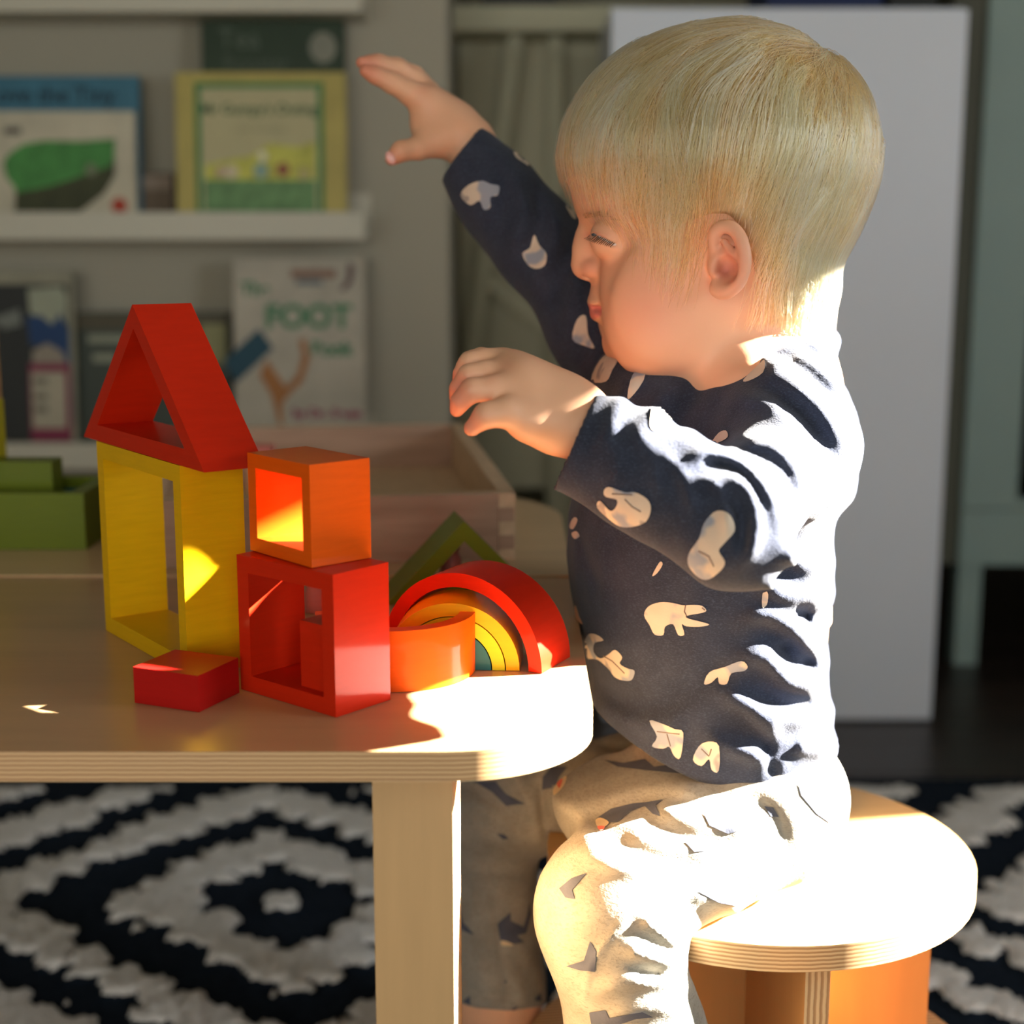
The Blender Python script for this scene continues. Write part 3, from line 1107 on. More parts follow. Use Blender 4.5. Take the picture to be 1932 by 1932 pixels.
def field(prims):
    """ordered list of ('+' | '-' | 'relief', prim)"""
    def f(P, c=None, rad=None):
        d = None
        for op, pr in prims:
            if op == 'relief':
                if d is not None:
                    d = d - pr(P)
                continue
            if c is not None and np.linalg.norm(pr.c - c) > pr.R + rad + 0.05:
                continue
            if isinstance(pr, Grp):
                base = d if d is not None else np.full(len(P), 0.05)
                out = base
                for e in pr.each(P):
                    out = np.minimum(out, smin(base, e, pr.k))
                d = out
                continue
            v = pr(P)
            if op == '+':
                d = v if d is None else smin(d, v, pr.k)
            elif op == '-' and d is not None:
                d = smax(d, -v, pr.k)
            elif op == '&' and d is not None:
                d = smax(d, v, pr.k)
        return d if d is not None else np.full(len(P), 0.05)
    return f


def sculpt(f, lo, hi, h, B=16):
    """sparse surface nets"""
    lo, hi = np.array(lo, float), np.array(hi, float)
    nb = np.ceil((hi - lo) / (h * B)).astype(int)
    NC = nb * B + 2
    ii = np.stack(np.meshgrid(*[np.arange(n) for n in nb], indexing='ij'), -1).reshape(-1, 3)
    bs = h * B
    cen = lo + (ii + 0.5) * bs
    rad = bs * math.sqrt(3) / 2
    act = []
    # coarse pass in super blocks keeps the culling useful
    for c, b in zip(cen, ii):
        v = f(c[None], c, rad)[0]
        if abs(v) < rad * 1.25 + 0.004:
            act.append(b)
    g = np.stack(np.meshgrid(*[np.arange(B + 1)] * 3, indexing='ij'), -1)
    corners = np.array([[0, 0, 0], [1, 0, 0], [0, 1, 0], [1, 1, 0], [0, 0, 1], [1, 0, 1], [0, 1, 1], [1, 1, 1]])
    edges = [(0, 1), (2, 3), (4, 5), (6, 7), (0, 2), (1, 3), (4, 6), (5, 7), (0, 4), (1, 5), (2, 6), (3, 7)]
    keys, poss, signs = [], [], []
    for b in act:
        base = b * B
        P = lo + (base + g.reshape(-1, 3)) * h
        V = f(P, lo + (b + 0.5) * bs, rad).reshape(B + 1, B + 1, B + 1)
        S = V < 0
        if S.all() or not S.any():
            continue
        cv = np.stack([V[c[0]:B + c[0], c[1]:B + c[1], c[2]:B + c[2]] for c in corners], -1).reshape(-1, 8)
        s = cv < 0
        m = s.any(1) & ~s.all(1)
        cv, s = cv[m], s[m]
        ci = g[:B, :B, :B].reshape(-1, 3)[m] + base
        acc = np.zeros((len(cv), 3))
        cnt = np.zeros(len(cv))
        for a, e in edges:
            x = s[:, a] != s[:, e]
            t = np.where(x, cv[:, a] / np.where(x, cv[:, a] - cv[:, e], 1), 0)
            acc += np.where(x[:, None], corners[a] + t[:, None] * (corners[e] - corners[a]), 0)
            cnt += x
        poss.append(lo + (ci + acc / cnt[:, None]) * h)
        keys.append((ci[:, 0] * NC[1] + ci[:, 1]) * NC[2] + ci[:, 2])
        signs.append(s[:, [0, 1, 2, 4]])
    K = np.concatenate(keys)
    Pn = np.concatenate(poss)
    S = np.concatenate(signs)
    o = np.argsort(K)
    K, Pn, S = K[o], Pn[o], S[o]
    st = (NC[1] * NC[2], NC[2], 1)
    quads = []
    for ax, (e1, e2) in ((0, (1, 2)), (1, (2, 0)), (2, (0, 1))):
        m = S[:, 0] != S[:, ax + 1]
        k = K[m]
        q = np.stack([k, k - st[e1], k - st[e1] - st[e2], k - st[e2]], 1)
        ix = np.searchsorted(K, q)
        ix = np.clip(ix, 0, len(K) - 1)
        ok = (K[ix] == q).all(1)
        ix = ix[ok]
        flip = ~S[m][ok][:, 0]
        ix[flip] = ix[flip][:, ::-1]
        quads.append(ix)
    Q = np.concatenate(quads)
    return Pn, Q


def relax(P, Q, it=2, lam=0.5):
    n = len(P)
    for _ in range(it):
        acc = np.zeros_like(P)
        cnt = np.zeros(n)
        for a, b in ((0, 1), (1, 2), (2, 3), (3, 0)):
            i, j = Q[:, a], Q[:, b]
            for k in range(3):
                acc[:, k] += np.bincount(i, P[j, k], n) + np.bincount(j, P[i, k], n)
            cnt += np.bincount(i, minlength=n) + np.bincount(j, minlength=n)
        P = P + lam * (acc / np.maximum(cnt, 1)[:, None] - P)
    return P


def np_mesh(name, P, Q, origin=(0, 0, 0)):
    me = bpy.data.meshes.new(name)
    me.vertices.add(len(P))
    me.vertices.foreach_set('co', (P - np.array(origin)).astype(np.float32).ravel())
    me.loops.add(Q.size)
    me.loops.foreach_set('vertex_index', Q.astype(np.int32).ravel())
    me.polygons.add(len(Q))
    me.polygons.foreach_set('loop_start', np.arange(0, Q.size, 4, dtype=np.int32))
    me.polygons.foreach_set('use_smooth', np.ones(len(Q), bool))
    me.update(calc_edges=True)
    me.validate()
    return me


def vnoise(P, s, seed=0):
    """cheap smooth noise from sines"""
    r = np.random.default_rng(seed)
    out = np.zeros(len(P))
    for _ in range(7):
        w = r.normal(0, 1, 3) * s
        out += np.sin(P @ w + r.uniform(0, 6.28))
    return out / 7


class Relief:
    """folds drawn as polylines over the side view, (points, height m, width px); signed heights"""
    def __init__(s, lines, x0, x1, y0, y1, extra=None):
        st = 2.0
        xs, ys = np.arange(x0, x1, st), np.arange(y0, y1, st)
        X, Y = np.meshgrid(xs, ys, indexing='ij')
        H = np.zeros(X.shape)
        for pts, amp, w in lines:
            p = np.array(pts, float)
            if len(p) > 2:
                q = []
                for i in range(len(p) - 1):
                    a, b, c, d = p[max(i - 1, 0)], p[i], p[i + 1], p[min(i + 2, len(p) - 1)]
                    for t in np.linspace(0, 1, 5, endpoint=False):
                        q.append(0.5 * (2 * b + (c - a) * t + (2 * a - 5 * b + 4 * c - d) * t * t + (3 * b - a - 3 * c + d) * t ** 3))
                p = np.array(q + [p[-1]])
            D = np.full(X.shape, 1e9)
            L = np.concatenate([[0], np.cumsum(np.linalg.norm(np.diff(p, axis=0), axis=1))])
            T = np.zeros(X.shape)
            for i, (a, b) in enumerate(zip(p, p[1:])):
                e = b - a
                t = np.clip(((X - a[0]) * e[0] + (Y - a[1]) * e[1]) / max(e @ e, 1e-9), 0, 1)
                dd = np.hypot(X - a[0] - t * e[0], Y - a[1] - t * e[1])
                m = dd < D
                D = np.where(m, dd, D)
                T = np.where(m, (L[i] + t * np.linalg.norm(e)) / L[-1], T)
            H += amp * np.exp(-(D / w) ** 2) * np.clip(np.minimum(T, 1 - T) * 4 + 0.35, 0, 1)
        s.G = Grid2(H, xs[0], ys[0], st)
        s.ext = (x0, x1, y0, y1)
        s.extra = extra

    def __call__(s, P):
        u, v = proj_np(P)
        m = (u > s.ext[0]) & (u < s.ext[1] - 4) & (v > s.ext[2]) & (v < s.ext[3] - 4)
        out = np.where(m, s.G(u, v), 0.0)
        if s.extra is not None:
            out = out + s.extra(P)
        return out
# ------------------------------------------------------------------ the child
YB, YH_ = 0.81, 0.80                      # depth of the trunk and of the head's mid-plane


def B(px, py, Y=YB):
    return atY(px, py, Y)


def pr(r, px, py, Y=YB):
    return r * mpp(px, py, Y)


def cap(a, b, ra, rb, k=0.012):
    """a,b = (px, py, Y); radii in photograph pixels"""
    return Cap(B(*a), B(*b), pr(ra, *a), pr(rb, *b), k)


def chain(pts, rads, k=0.004):
    return Chain([B(*p) for p in pts], [pr(r, *p) for r, p in zip(rads, pts)], k)


def ell(c, r, k=0.01, rot=None):
    return Ell(B(*c), r, k, rot)


class Half:
    """half space through a point, positive on the side of n"""
    def __init__(s, p, n, k=0.002):
        s.p, s.n, s.k = np.array(p, float), np.array(n, float) / np.linalg.norm(n), k
        s.c, s.R = s.p, 10.0

    def __call__(s, P):
        return (P - s.p) @ s.n


class Both:
    """a solid cut by half spaces"""
    def __init__(s, a, cuts, k=0.01, kc=0.002):
        s.a, s.cuts, s.k, s.kc, s.c, s.R = a, cuts, k, kc, a.c, a.R

    def __call__(s, P):
        d = s.a(P)
        for h in s.cuts:
            d = smax(d, h(P), s.kc)
        return d


class BoxP:
    def __init__(s, lo, hi, k=0.003):
        s.lo, s.hi, s.k = np.array(lo), np.array(hi), k
        s.c = (s.lo + s.hi) / 2
        s.R = np.linalg.norm(s.hi - s.lo) / 2

    def __call__(s, P):
        q = np.abs(P - s.c) - (s.hi - s.lo) / 2
        return np.linalg.norm(np.maximum(q, 0), axis=1) + np.minimum(q.max(1), 0)


class Cyl:
    """upright cylinder"""
    def __init__(s, c, r, z0, z1, k=0.003):
        s.cc, s.r, s.z0, s.z1, s.k = c, r, z0, z1, k
        s.c = np.array([c[0], c[1], (z0 + z1) / 2])
        s.R = math.hypot(r, (z1 - z0) / 2)

    def __call__(s, P):
        a = np.hypot(P[:, 0] - s.cc[0], P[:, 1] - s.cc[1]) - s.r
        b = np.maximum(s.z0 - P[:, 2], P[:, 2] - s.z1)
        return np.maximum(a, b)


HAIR_OUT = [(1061, 307), (1064, 266), (1077, 224), (1102, 182), (1137, 141), (1186, 103), (1248, 73), (1317, 54), (1387, 46), (1439, 51),
            (1491, 68), (1533, 92), (1571, 117), (1602, 148), (1626, 186), (1642, 238), (1646, 282), (1641, 335), (1624, 391), (1600, 446),
            (1572, 495)]
FACE = [(1070, 340), (1077, 365), (1085, 398), (1097, 425), (1105, 447), (1111, 475), (1117, 505), (1120, 528), (1113, 547), (1113, 566),
        (1120, 580), (1120, 596), (1131, 609), (1142, 616), (1148, 630), (1155, 645), (1167, 659), (1183, 672), (1204, 680), (1230, 681),
        (1257, 677), (1290, 668), (1340, 652), (1410, 625), (1490, 580), (1545, 540)]
cx0, cy0 = 1370, 300
SKULL = [(x + (cx0 - x) * 0.045, y + (cy0 - y) * 0.05) for x, y in HAIR_OUT[1:]]
HEAD = FACE[::-1] + [(1068, 310)] + SKULL
zp = lambda y: B(1350, y, YH_)[2]
_zt = np.array([zp(y) for y in (700, 680, 650, 610, 570, 520, 460, 400, 330, 250, 150, 40)])
_wt = np.array([.040, .043, .050, .056, .0595, .061, .0625, .066, .069, .071, .070, .068])


def Whead(x, z):
    w = np.interp(z, _zt, _wt)
    f_ = np.clip((x - B(1112, 520, YH_)[0]) / .038, 0, 1)
    f_ = f_ * f_ * (3 - 2 * f_)
    m_ = np.clip((zp(400) - z) / .015, 0, 1)
    return w * (1 - .30 * m_ * (1 - f_))



head = Inflate(HEAD, YH_, Whead, 0.085, 3.0)

L = lambda px, py, lat: (px, py, YH_ - lat)           # point on the near (left) side of the head
ca, sa = math.cos(math.radians(24)), math.sin(math.radians(24))
EAR_ROT = np.array([[ca, sa, 0], [-sa, ca, 0], [0, 0, 1]])


def catmull(p, n):
    p = np.array(p)
    out = []
    for i in range(len(p) - 1):
        a, b, c, d = p[max(i - 1, 0)], p[i], p[i + 1], p[min(i + 2, len(p) - 1)]
        for t in np.linspace(0, 1, n, endpoint=False):
            out.append(0.5 * (2 * b + (c - a) * t + (2 * a - 5 * b + 4 * c - d) * t * t + (3 * b - a - 3 * c + d) * t ** 3))
    return out + [p[-1]]


def ear_prims(m):
    """m=+1 near ear; -1 mirrored far ear (mirror in the head's mid-plane)"""
    def Q(px, py, lat):
        p = B(px, py, YH_ - lat)
        if m < 0:
            p[1] = 2 * YH_ - p[1]
        return p
    R_ = EAR_ROT if m > 0 else EAR_ROT * np.array([[1, -1, 1], [-1, 1, 1], [1, 1, 1]])
    hel = [(1349, 478, .0600), (1347, 455, .0625), (1350, 437, .0645), (1364, 427, .067), (1383, 431, .0695), (1398, 452, .0715), (1405, 485, .0725),
           (1401, 516, .0710), (1388, 538, .0675), (1368, 549, .063), (1352, 545, .0595)]
    rad = [.0022, .0026, .0028, .0029, .0030, .0031, .0032, .0032, .0034, .0038, .0034]
    out = [('+', Ell(Q(1374, 490, .0615), (.0100, .0024, .0165), .003, R_)),
           ('+', Cap(Q(1368, 500, .052), Q(1374, 490, .060), .008, .008, .004)),
           ('+', Chain(catmull([Q(*p) for p in hel], 4), [r_ * .92 for r_ in np.interp(np.linspace(0, len(rad) - 1, 4 * (len(hel) - 1) + 1), np.arange(len(rad)), rad)], .0006))]
    out[-1][1].k = .0018
    out += [('+', Chain([Q(1367, 455, .0665), Q(1383, 480, .069), Q(1388, 508, .069), Q(1376, 528, .0655)], [.0018, .0022, .0022, .0020], .002)),
            ('-', Ell(Q(1366, 509, .0690), (.0066, .0085, .0070), .0018, R_)),
            ('-', Chain([Q(1354, 447, .0700), Q(1362, 464, .0710), Q(1371, 480, .0715)], [.0020, .0030, .0022], .001)),
            ('+', Ell(Q(1345, 502, .0612), (.0026, .0030, .0048), .002)),
            ('+', Ell(Q(1364, 544, .0605), (.0062, .0034, .0050), .003, R_))]
    return out


EYE_C = B(1152, 450, YH_ - 0.0255)
EYE_F = EYE_C.copy()
EYE_F[1] = 2 * YH_ - EYE_C[1]


def lids(c):
    sl = np.array((-0.42, 0, -0.9))
    up = Both(Ell(c, (.0112, .0112, .0108)), [Half(c + np.array([0, 0, -0.0010]), sl)], .003, .0006)
    lo = Both(Ell(c, (.0110, .0110, .0106)), [Half(c + np.array([0, 0, -0.0034]), -sl)], .004, .0006)
    return [('+', up), ('+', lo)]


def mir(lat):
    return 2 * YH_ - (YH_ - lat)


body = [('+', head)]
for s in (1, -1):
    Yl = lambda lat: YH_ - s * lat
    body += [('-', Ell(B(1120, 452, Yl(.034)) if s > 0 else np.array([B(1120, 452, YH_ - .034)[0], YH_ + .034, B(1120, 452, YH_ - .034)[2]]), (.0120, .011, .0085), .010)),
             ('+', Ell(np.array([B(1266, 572, YH_ - .045)[0], YH_ - s * .0395, B(1215, 572, YH_ - .045)[2]]), (.028, .0105, .029), .018)),
             ('+', Ell(np.array([B(1262, 622, YH_ - .03)[0], YH_ - s * .0285, B(1200, 622, YH_ - .03)[2]]), (.019, .014, .017), .016)),
             ('+', Ell(np.array([B(1192, 590, YH_)[0], YH_ - s * .0165, B(1184, 590, YH_)[2]]), (.0125, .0120, .0165), .008)),
             ('+', Ell(np.array([B(1180, 522, YH_)[0], YH_ - s * .0220, B(1172, 522, YH_)[2]]), (.0120, .0095, .0130), .010)),
             ('+', Ell(np.array([B(1214, 596, YH_)[0], YH_ - s * .0275, B(1216, 600, YH_)[2]]), (.0190, .0125, .0270), .014))]
body += lids(EYE_C) + lids(EYE_F)
body += [('+', Chain([B(1104, 446, YH_), B(1103, 470, YH_), B(1097, 499, YH_)], [.0045, .0050, .0044], .006)),
         ('+', Ell(B(1099, 501, YH_), (.0047, .0058, .0043), .005)),
         ('+', Ell(B(1113, 511, YH_), (.0060, .0060, .0038), .005))]
for s in (1, -1):
    q = B(1119, 508, YH_ - .0085)
    body += [('+', Ell((q[0], YH_ - s * .0080, q[2]), (.0052, .0042, .0042), .004))]
    q = B(1109, 519, YH_ - .004)
    body += [('-', Ell((q[0], YH_ - s * .0045, q[2]), (.0026, .0018, .0020), .0015))]
body += [('+', Ell(B(1125, 571, YH_), (.0042, .0125, .0032), .003)),
         ('+', Ell(B(1129, 591, YH_), (.0043, .0115, .0036), .0025)),
         ('+', Ell(B(1178, 650, YH_), (.0075, .015, .0075), .012))]
for s in (1, -1):                                     # corner of the mouth
    q = B(1146, 583, YH_ - .02)
    body += [('-', Cap((q[0] - .006, YH_ - s * .008, q[2] + .0003), (q[0] + .002, YH_ - s * .021, q[2]), .0007, .0011, .003))]
body += ear_prims(1) + ear_prims(-1)
# neck and hidden trunk
body += [('+', cap((1418, 560, YH_), (1426, 720, YB), 132, 136, .02)),
         ('+', cap((1390, 800, YB), (1330, 1120, YB), 180, 205, .03)),
         ('+', cap((1330, 1120, YB), (1390, 1450, YB), 205, 170, .03)),
         ('+', cap((1430, 770, YB - .055), (1430, 770, YB + .06), 75, 70, .03))]
# near (left) arm
WN = (1093, 797, 0.6770)
body += [('+', cap((1480, 800, 0.742), (1385, 1000, 0.6420), 70, 62, .02)),
         ('+', cap((1385, 1000, 0.6420), (1200, 885, 0.6610), 62, 56, .015)),
         ('+', cap((1200, 885, 0.6610), WN, 56, 55, .01)),
         ('+', cap(WN, (1010, 775, 0.6760), 55, 52, .012)),
         ('+', cap((1075, 780, 0.6790), (985, 722, 0.6800), 48, 40, .012)),
         ('+', cap((1060, 765, 0.6820), (965, 705, 0.6880), 42, 34, .012)),
         ('+', cap((1050, 755, 0.6850), (945, 690, 0.6970), 40, 30, .012)),
         ('+', cap((1040, 805, 0.6710), (995, 795, 0.6670), 40, 32, .012)),
         ('+', cap((985, 735, 0.6770), (960, 742, 0.6740), 38, 30, .01))]
ix = chain([(965, 742, 0.6740), (925, 734, 0.6700), (890, 736, 0.6680), (869, 757, 0.6690), (862, 773, 0.6710)], [27, 23.5, 21.5, 17.5, 14.5], .003)
mi = chain([(958, 712, 0.6850), (915, 704, 0.6810), (885, 708, 0.6790), (866, 732, 0.6800), (860, 750, 0.6820)], [25, 22.5, 20, 16.5, 13], .003)
ri = chain([(948, 690, 0.6960), (912, 680, 0.6930), (886, 684, 0.6910), (872, 705, 0.6910), (864, 722, 0.6930)], [24, 21, 19, 15.5, 12.5], .003)
li = chain([(938, 682, 0.7050), (908, 675, 0.7040), (885, 680, 0.7020), (870, 693, 0.7020)], [21, 18, 16, 12.5], .003)
th = chain([(1000, 795, 0.6650), (955, 778, 0.6610), (918, 783, 0.6590), (890, 808, 0.6610)], [33, 27, 22, 16], .004)
body += [('+', Grp([ix, mi, ri, li, th], .0045))]
# far (right) arm
WF = (884, 268, 0.926)
body += [('+', cap((1330, 760, .865), (1140, 640, .878), 75, 66, .02)),
         ('+', cap((1140, 640, .878), (1005, 445, .905), 62, 52, .015)),
         ('+', cap((1005, 445, .905), WF, 50, 43, .01)),
         ('+', cap(WF, (846, 235, .928), 43, 40, .01)),
         ('+', cap((850, 235, .926), (805, 195, .922), 36, 27, .01)),
         ('+', cap((858, 232, .932), (808, 180, .934), 32, 22, .01)),
         ('+', cap((850, 252, .924), (815, 262, .918), 36, 30, .01)),
         ('+', cap((810, 205, .924), (800, 232, .922), 26, 22, .012))]
fx = chain([(806, 193, .921), (775, 176, .917), (738, 156, .913), (708, 142, .911), (690, 134, .910)], [26, 22.5, 18.5, 15.5, 12.5], .003)
fm = chain([(803, 178, .932), (781, 151, .930), (752, 131, .926), (708, 120, .922), (683, 118, .920)], [23, 20.5, 17.5, 14.5, 12], .003)
fr = chain([(806, 172, .943), (782, 144, .942), (750, 126, .939), (714, 116, .936), (694, 114, .934)], [21, 18.5, 16, 13, 11], .003)
fl = chain([(812, 172, .952), (790, 150, .953), (760, 133, .951), (730, 122, .949)], [19, 16.5, 14, 10.5], .003)
ft = chain([(830, 264, .918), (790, 279, .911), (757, 285, .906), (739, 300, .904)], [31, 20.5, 17.5, 13], .004)
body += [('+', Grp([fx, fm, fr, fl, ft], .0045))]
# legs and feet inside and below the trousers
body += [('+', cap((1420, 1500, .760), (1150, 1690, .700), 95, 85, .02)),
         ('+', cap((1140, 1720, .692), (1195, 1960, .70), 80, 62, .02)),
         ('+', cap((1195, 1960, .70), (1200, 2150, .71), 62, 52, .02)),
         ('+', cap((1205, 2180, .715), (1080, 2240, .70), 48, 42, .02)),
         ('+', cap((1200, 1500, .86), (915, 1540, .882), 80, 70, .02)),
         ('+', cap((920, 1560, .885), (937, 1880, .892), 68, 74, .02)),
         ('+', cap((937, 1880, .892), (940, 1975, .895), 74, 66, .02)),
         ('+', cap((935, 1985, .895), (800, 2020, .885), 58, 46, .02))]


def tone_mesh(me, P, fn):
    c = np.ones((len(P), 4))
    c[:, :3] = fn(P)
    at = me.color_attributes.new('tone', 'FLOAT_COLOR', 'POINT')
    at.data.foreach_set('color', c.ravel())


def gauss(u, v, x, y, s, sy=None):
    return np.exp(-((u - x) / s) ** 2 - ((v - y) / (sy or s)) ** 2)


def skin_tone(P):
    Pm = P.copy()
    near_head = P[:, 2] > zp(700)
    Pm[:, 1] = np.where(near_head & (P[:, 0] > 0.03), YH_ - np.abs(P[:, 1] - YH_), P[:, 1])
    u, v = proj_np(Pm)
    base = np.array(lin((230, 178, 142)))
    pink = np.array(lin((218, 130, 104)))
    lip = np.array(lin((208, 112, 104)))
    c = np.tile(base, (len(P), 1))

    def blend(w, col):
        w = np.clip(w, 0, 1)[:, None]
        c[:] = c * (1 - w) + col * w
    hd = (P[:, 0] > 0.03) & near_head
    blend(hd * 0.35 * gauss(u, v, 1215, 580, 75), pink)
    blend(hd * 0.45 * gauss(u, v, 1110, 505, 22), pink)
    blend(hd * 0.55 * gauss(u, v, 1380, 495, 38, 62), pink)
    blend(hd * 0.65 * gauss(u, v, 1366, 512, 16, 16), np.array(lin((150, 64, 56))))
    hh = 17 * np.sqrt(np.clip(1 - ((P[:, 1] - YH_) / .0165) ** 2, 0, 1))
    blend(hd * (u < 1160) * np.clip((hh - np.abs(v - 588)) / 3, 0, 1) * 0.85, lip)
    blend(hd * 0.5 * gauss(u, v, 1120, 446, 26, 12), np.array(lin((176, 104, 92))))
    blend(hd * 0.35 * gauss(u, v, 1118, 400, 40, 9), np.array(lin((176, 128, 88))))
    for x, y, s in ((862, 775, 30), (858, 745, 26), (862, 720, 24), (890, 808, 30), (690, 134, 34), (683, 118, 30), (736, 302, 26)):
        blend((P[:, 0] < 0.02) * 0.6 * gauss(u, v, x, y, s), pink)
    for x, y in ((925, 715), (955, 690), (800, 168)):
        blend((P[:, 0] < 0.02) * 0.25 * gauss(u, v, x, y, 16), pink)
    return c


def skin_mat():
    t = NT('skin')
    a = t.n('ShaderNodeAttribute', attribute_name='tone')
    nz = t.noise(t.coords((1, 1, 1)), 90, 4)
    t.set(t.mix(t.math('MULTIPLY', nz, 0.12), a.outputs['Color'], lin((206, 128, 98))), 0.48, spec=0.35, sss=(0.12, (1.0, 0.4, 0.22), 0.005))
    t.bump(t.noise(t.coords((1, 1, 1)), 900, 2), 0.06, 0.0004)
    return t.m


ORG_P = B(1420, 1500, YB)                            # origin of the figure: the seat
fb = field(body)
Pv, Qv = sculpt(fb, (-0.115, 0.59, 0.02), (0.225, 0.985, 0.775), 0.00125)
Pv = relax(Pv, Qv, 2, 0.45)
me = np_mesh('person', Pv, Qv, ORG_P)
tone_mesh(me, Pv, skin_tone)
person = link('person', me, skin_mat())
person.location = ORG_P
tag(person, 'blond toddler in a navy bear print shirt seated on the stool, reaching over the blocks', 'person')


def child_of_person(name, me, mat, parent=None):
    o = link(name, me, mat, parent or person)
    return o


# eyes: eyeball with iris, lashes, brow
def eye_mat():
    t = NT('eyeball')
    v = t.coords((1, 1, 1))
    sp = t.n('ShaderNodeSeparateXYZ')
    t.l(v, sp.inputs[0])
    t.set(t.ramp(t.math('MULTIPLY', sp.outputs[0], -1.0), [(0.0, lin((222, 210, 204))), (0.0072, lin((220, 208, 202))), (0.0078, lin((74, 84, 96))), (0.0092, lin((60, 70, 84))), (0.0096, lin((12, 12, 14)))]), 0.08, spec=0.5)
    return t.m


m_eye = eye_mat()
for c in (EYE_C, EYE_F):
    bm = bmesh.new()
    bmesh.ops.create_uvsphere(bm, u_segments=24, v_segments=16, radius=0.0104)
    o = child_of_person('eyeball', finish(bm), m_eye)
    o.location = c - ORG_P
    o.rotation_euler = (0, math.radians(-22), 0)
m_lash = plain('lash_hair', (104, 76, 54), 0.7, 0.1, 50)


def raycast_px(bvh, x, y):
    d = ray(x, y)
    d = d / np.linalg.norm(d)
    return bvh.ray_cast(Vector(_C), Vector(d))


bvh_skin = BVHTree.FromPolygons([tuple(p) for p in Pv], [tuple(int(i) for i in q) for q in Qv])


def merge(bms, mat, name, parent):
    bm = bmesh.new()
    for b in bms:
        m2 = bpy.data.meshes.new('x')
        b.to_mesh(m2)
        bm.from_mesh(m2)
        b.free()
        bpy.data.meshes.remove(m2)
    me_ = finish(bm)
    me_.transform(Matrix.Translation(-Vector(ORG_P)))
    return child_of_person(name, me_, mat, parent)


ls = []
for i in range(15):
    f_ = i / 14
    x, y = 1117 + 42 * f_, 441 + 17 * f_ ** 1.2
    a = Vector(B(x, y, YH_ - 0.0365))
    h = raycast_px(bvh_skin, x, y)
    if h[0] is not None:
        a = h[0] + h[1] * 0.0002
    ln = 0.0055 - 0.002 * abs(f_ - 0.4)
    b_ = a + Vector((-ln * (0.9 - 0.5 * f_), -0.0018, -ln * 0.55))
    c_ = a + Vector((-ln * 0.5, -0.0012, -ln * 0.42))
    ls.append(tube([a, c_, b_], [0.00028, 0.0002, 0.00006], 5))
merge(ls, m_lash, 'eyelashes', person)
bs_ = []
for i in range(36):
    f_ = random.random()
    x, y = 1100 + 62 * f_, 408 - 8 * math.sin(f_ * 3) + random.uniform(-5, 5) + 6 * f_
    h0, h1 = raycast_px(bvh_skin, x, y), raycast_px(bvh_skin, x + random.uniform(9, 15), y - 3 + 6 * f_)
    if h0[0] is not None and h1[0] is not None:
        bs_.append(tube([h0[0], (h0[0] + h1[0]) / 2 + h0[1] * 0.0006, h1[0] + h1[1] * 0.0003], [0.00016, 0.00014, 0.00005], 4))
merge(bs_, plain('brow_hair', (176, 136, 92), 0.7, 0.1, 50), 'eyebrow', person)
# thumb nail of the raised hand and of the near hand
m_nail = plain('nail', (236, 176, 166), 0.2, 0.03, 40, coat=0.3)
for (c, r, ax) in (((737, 298, .9005), (.0028, .0012, .0042), -30),):
    bm = bmesh.new()
    bmesh.ops.create_uvsphere(bm, u_segments=18, v_segments=10, radius=1.0)
    bmesh.ops.scale(bm, vec=r, verts=bm.verts)
    bmesh.ops.rotate(bm, matrix=Matrix.Rotation(math.radians(ax), 3, 'Y'), verts=bm.verts)
    o = child_of_person('thumbnail', finish(bm), m_nail)
    o.location = B(*c) - ORG_P
# ------------------------------------------------------------------ clothes
class Wrinkle:
    """soft cloth unevenness"""
    def __init__(s, amp, sc, seed):
        s.amp, s.sc, s.seed = amp, sc, seed
        s.c, s.R, s.k = np.zeros(3), 10, 0

    def __call__(s, P):
        return s.amp * (0.6 * vnoise(P * np.array([1, 1, .7]), s.sc, s.seed) + 0.4 * vnoise(P, s.sc * 2.4, s.seed + 1))


def with_bounds(r):
    r.c, r.R, r.k = np.zeros(3), 10, 0
    return r


TORSO = [(1119, 700), (1150, 660), (1215, 640), (1285, 640), (1340, 622), (1400, 606), (1470, 596), (1530, 600), (1572, 630), (1576, 668), (1574, 705),
         (1596, 740), (1612, 790), (1612, 860), (1604, 930), (1570, 975), (1566, 1040), (1566, 1110), (1551, 1174), (1556, 1225), (1549, 1272),
         (1560, 1309), (1566, 1356), (1580, 1393), (1594, 1440), (1596, 1500), (1560, 1560), (1380, 1560), (1190, 1500), (1122, 1410), (1116, 1365), (1112, 1340), (1108, 1272), (1090, 1179),
         (1081, 1130), (1074, 1086), (1070, 1040), (1073, 975), (1088, 900), (1105, 800), (1116, 740)]
_tz = np.array([B(1350, y)[2] for y in (1500, 1300, 1120, 950, 800, 700, 620)])
_tw = np.array([.084, .084, .080, .078, .082, .075, .052])
torso = Inflate(TORSO, YB, lambda x, z: np.interp(z, _tz, _tw), 0.068, 3.5)
HEM = np.array([(1000, 1325), (1121, 1360), (1170, 1384), (1226, 1411), (1320, 1447), (1400, 1470), (1445, 1482), (1480, 1480), (1520, 1462), (1560, 1450), (1600, 1446), (1700, 1440)], float)


class HemCut:
    c, R, k = np.zeros(3), 10, .0025

    def __call__(s, P):
        u, v = proj_np(np.stack([P[:, 0], np.full(len(P), YB - .05), P[:, 2]], 1))
        return (v - np.interp(u, HEM[:, 0], HEM[:, 1])) * 2.75e-4


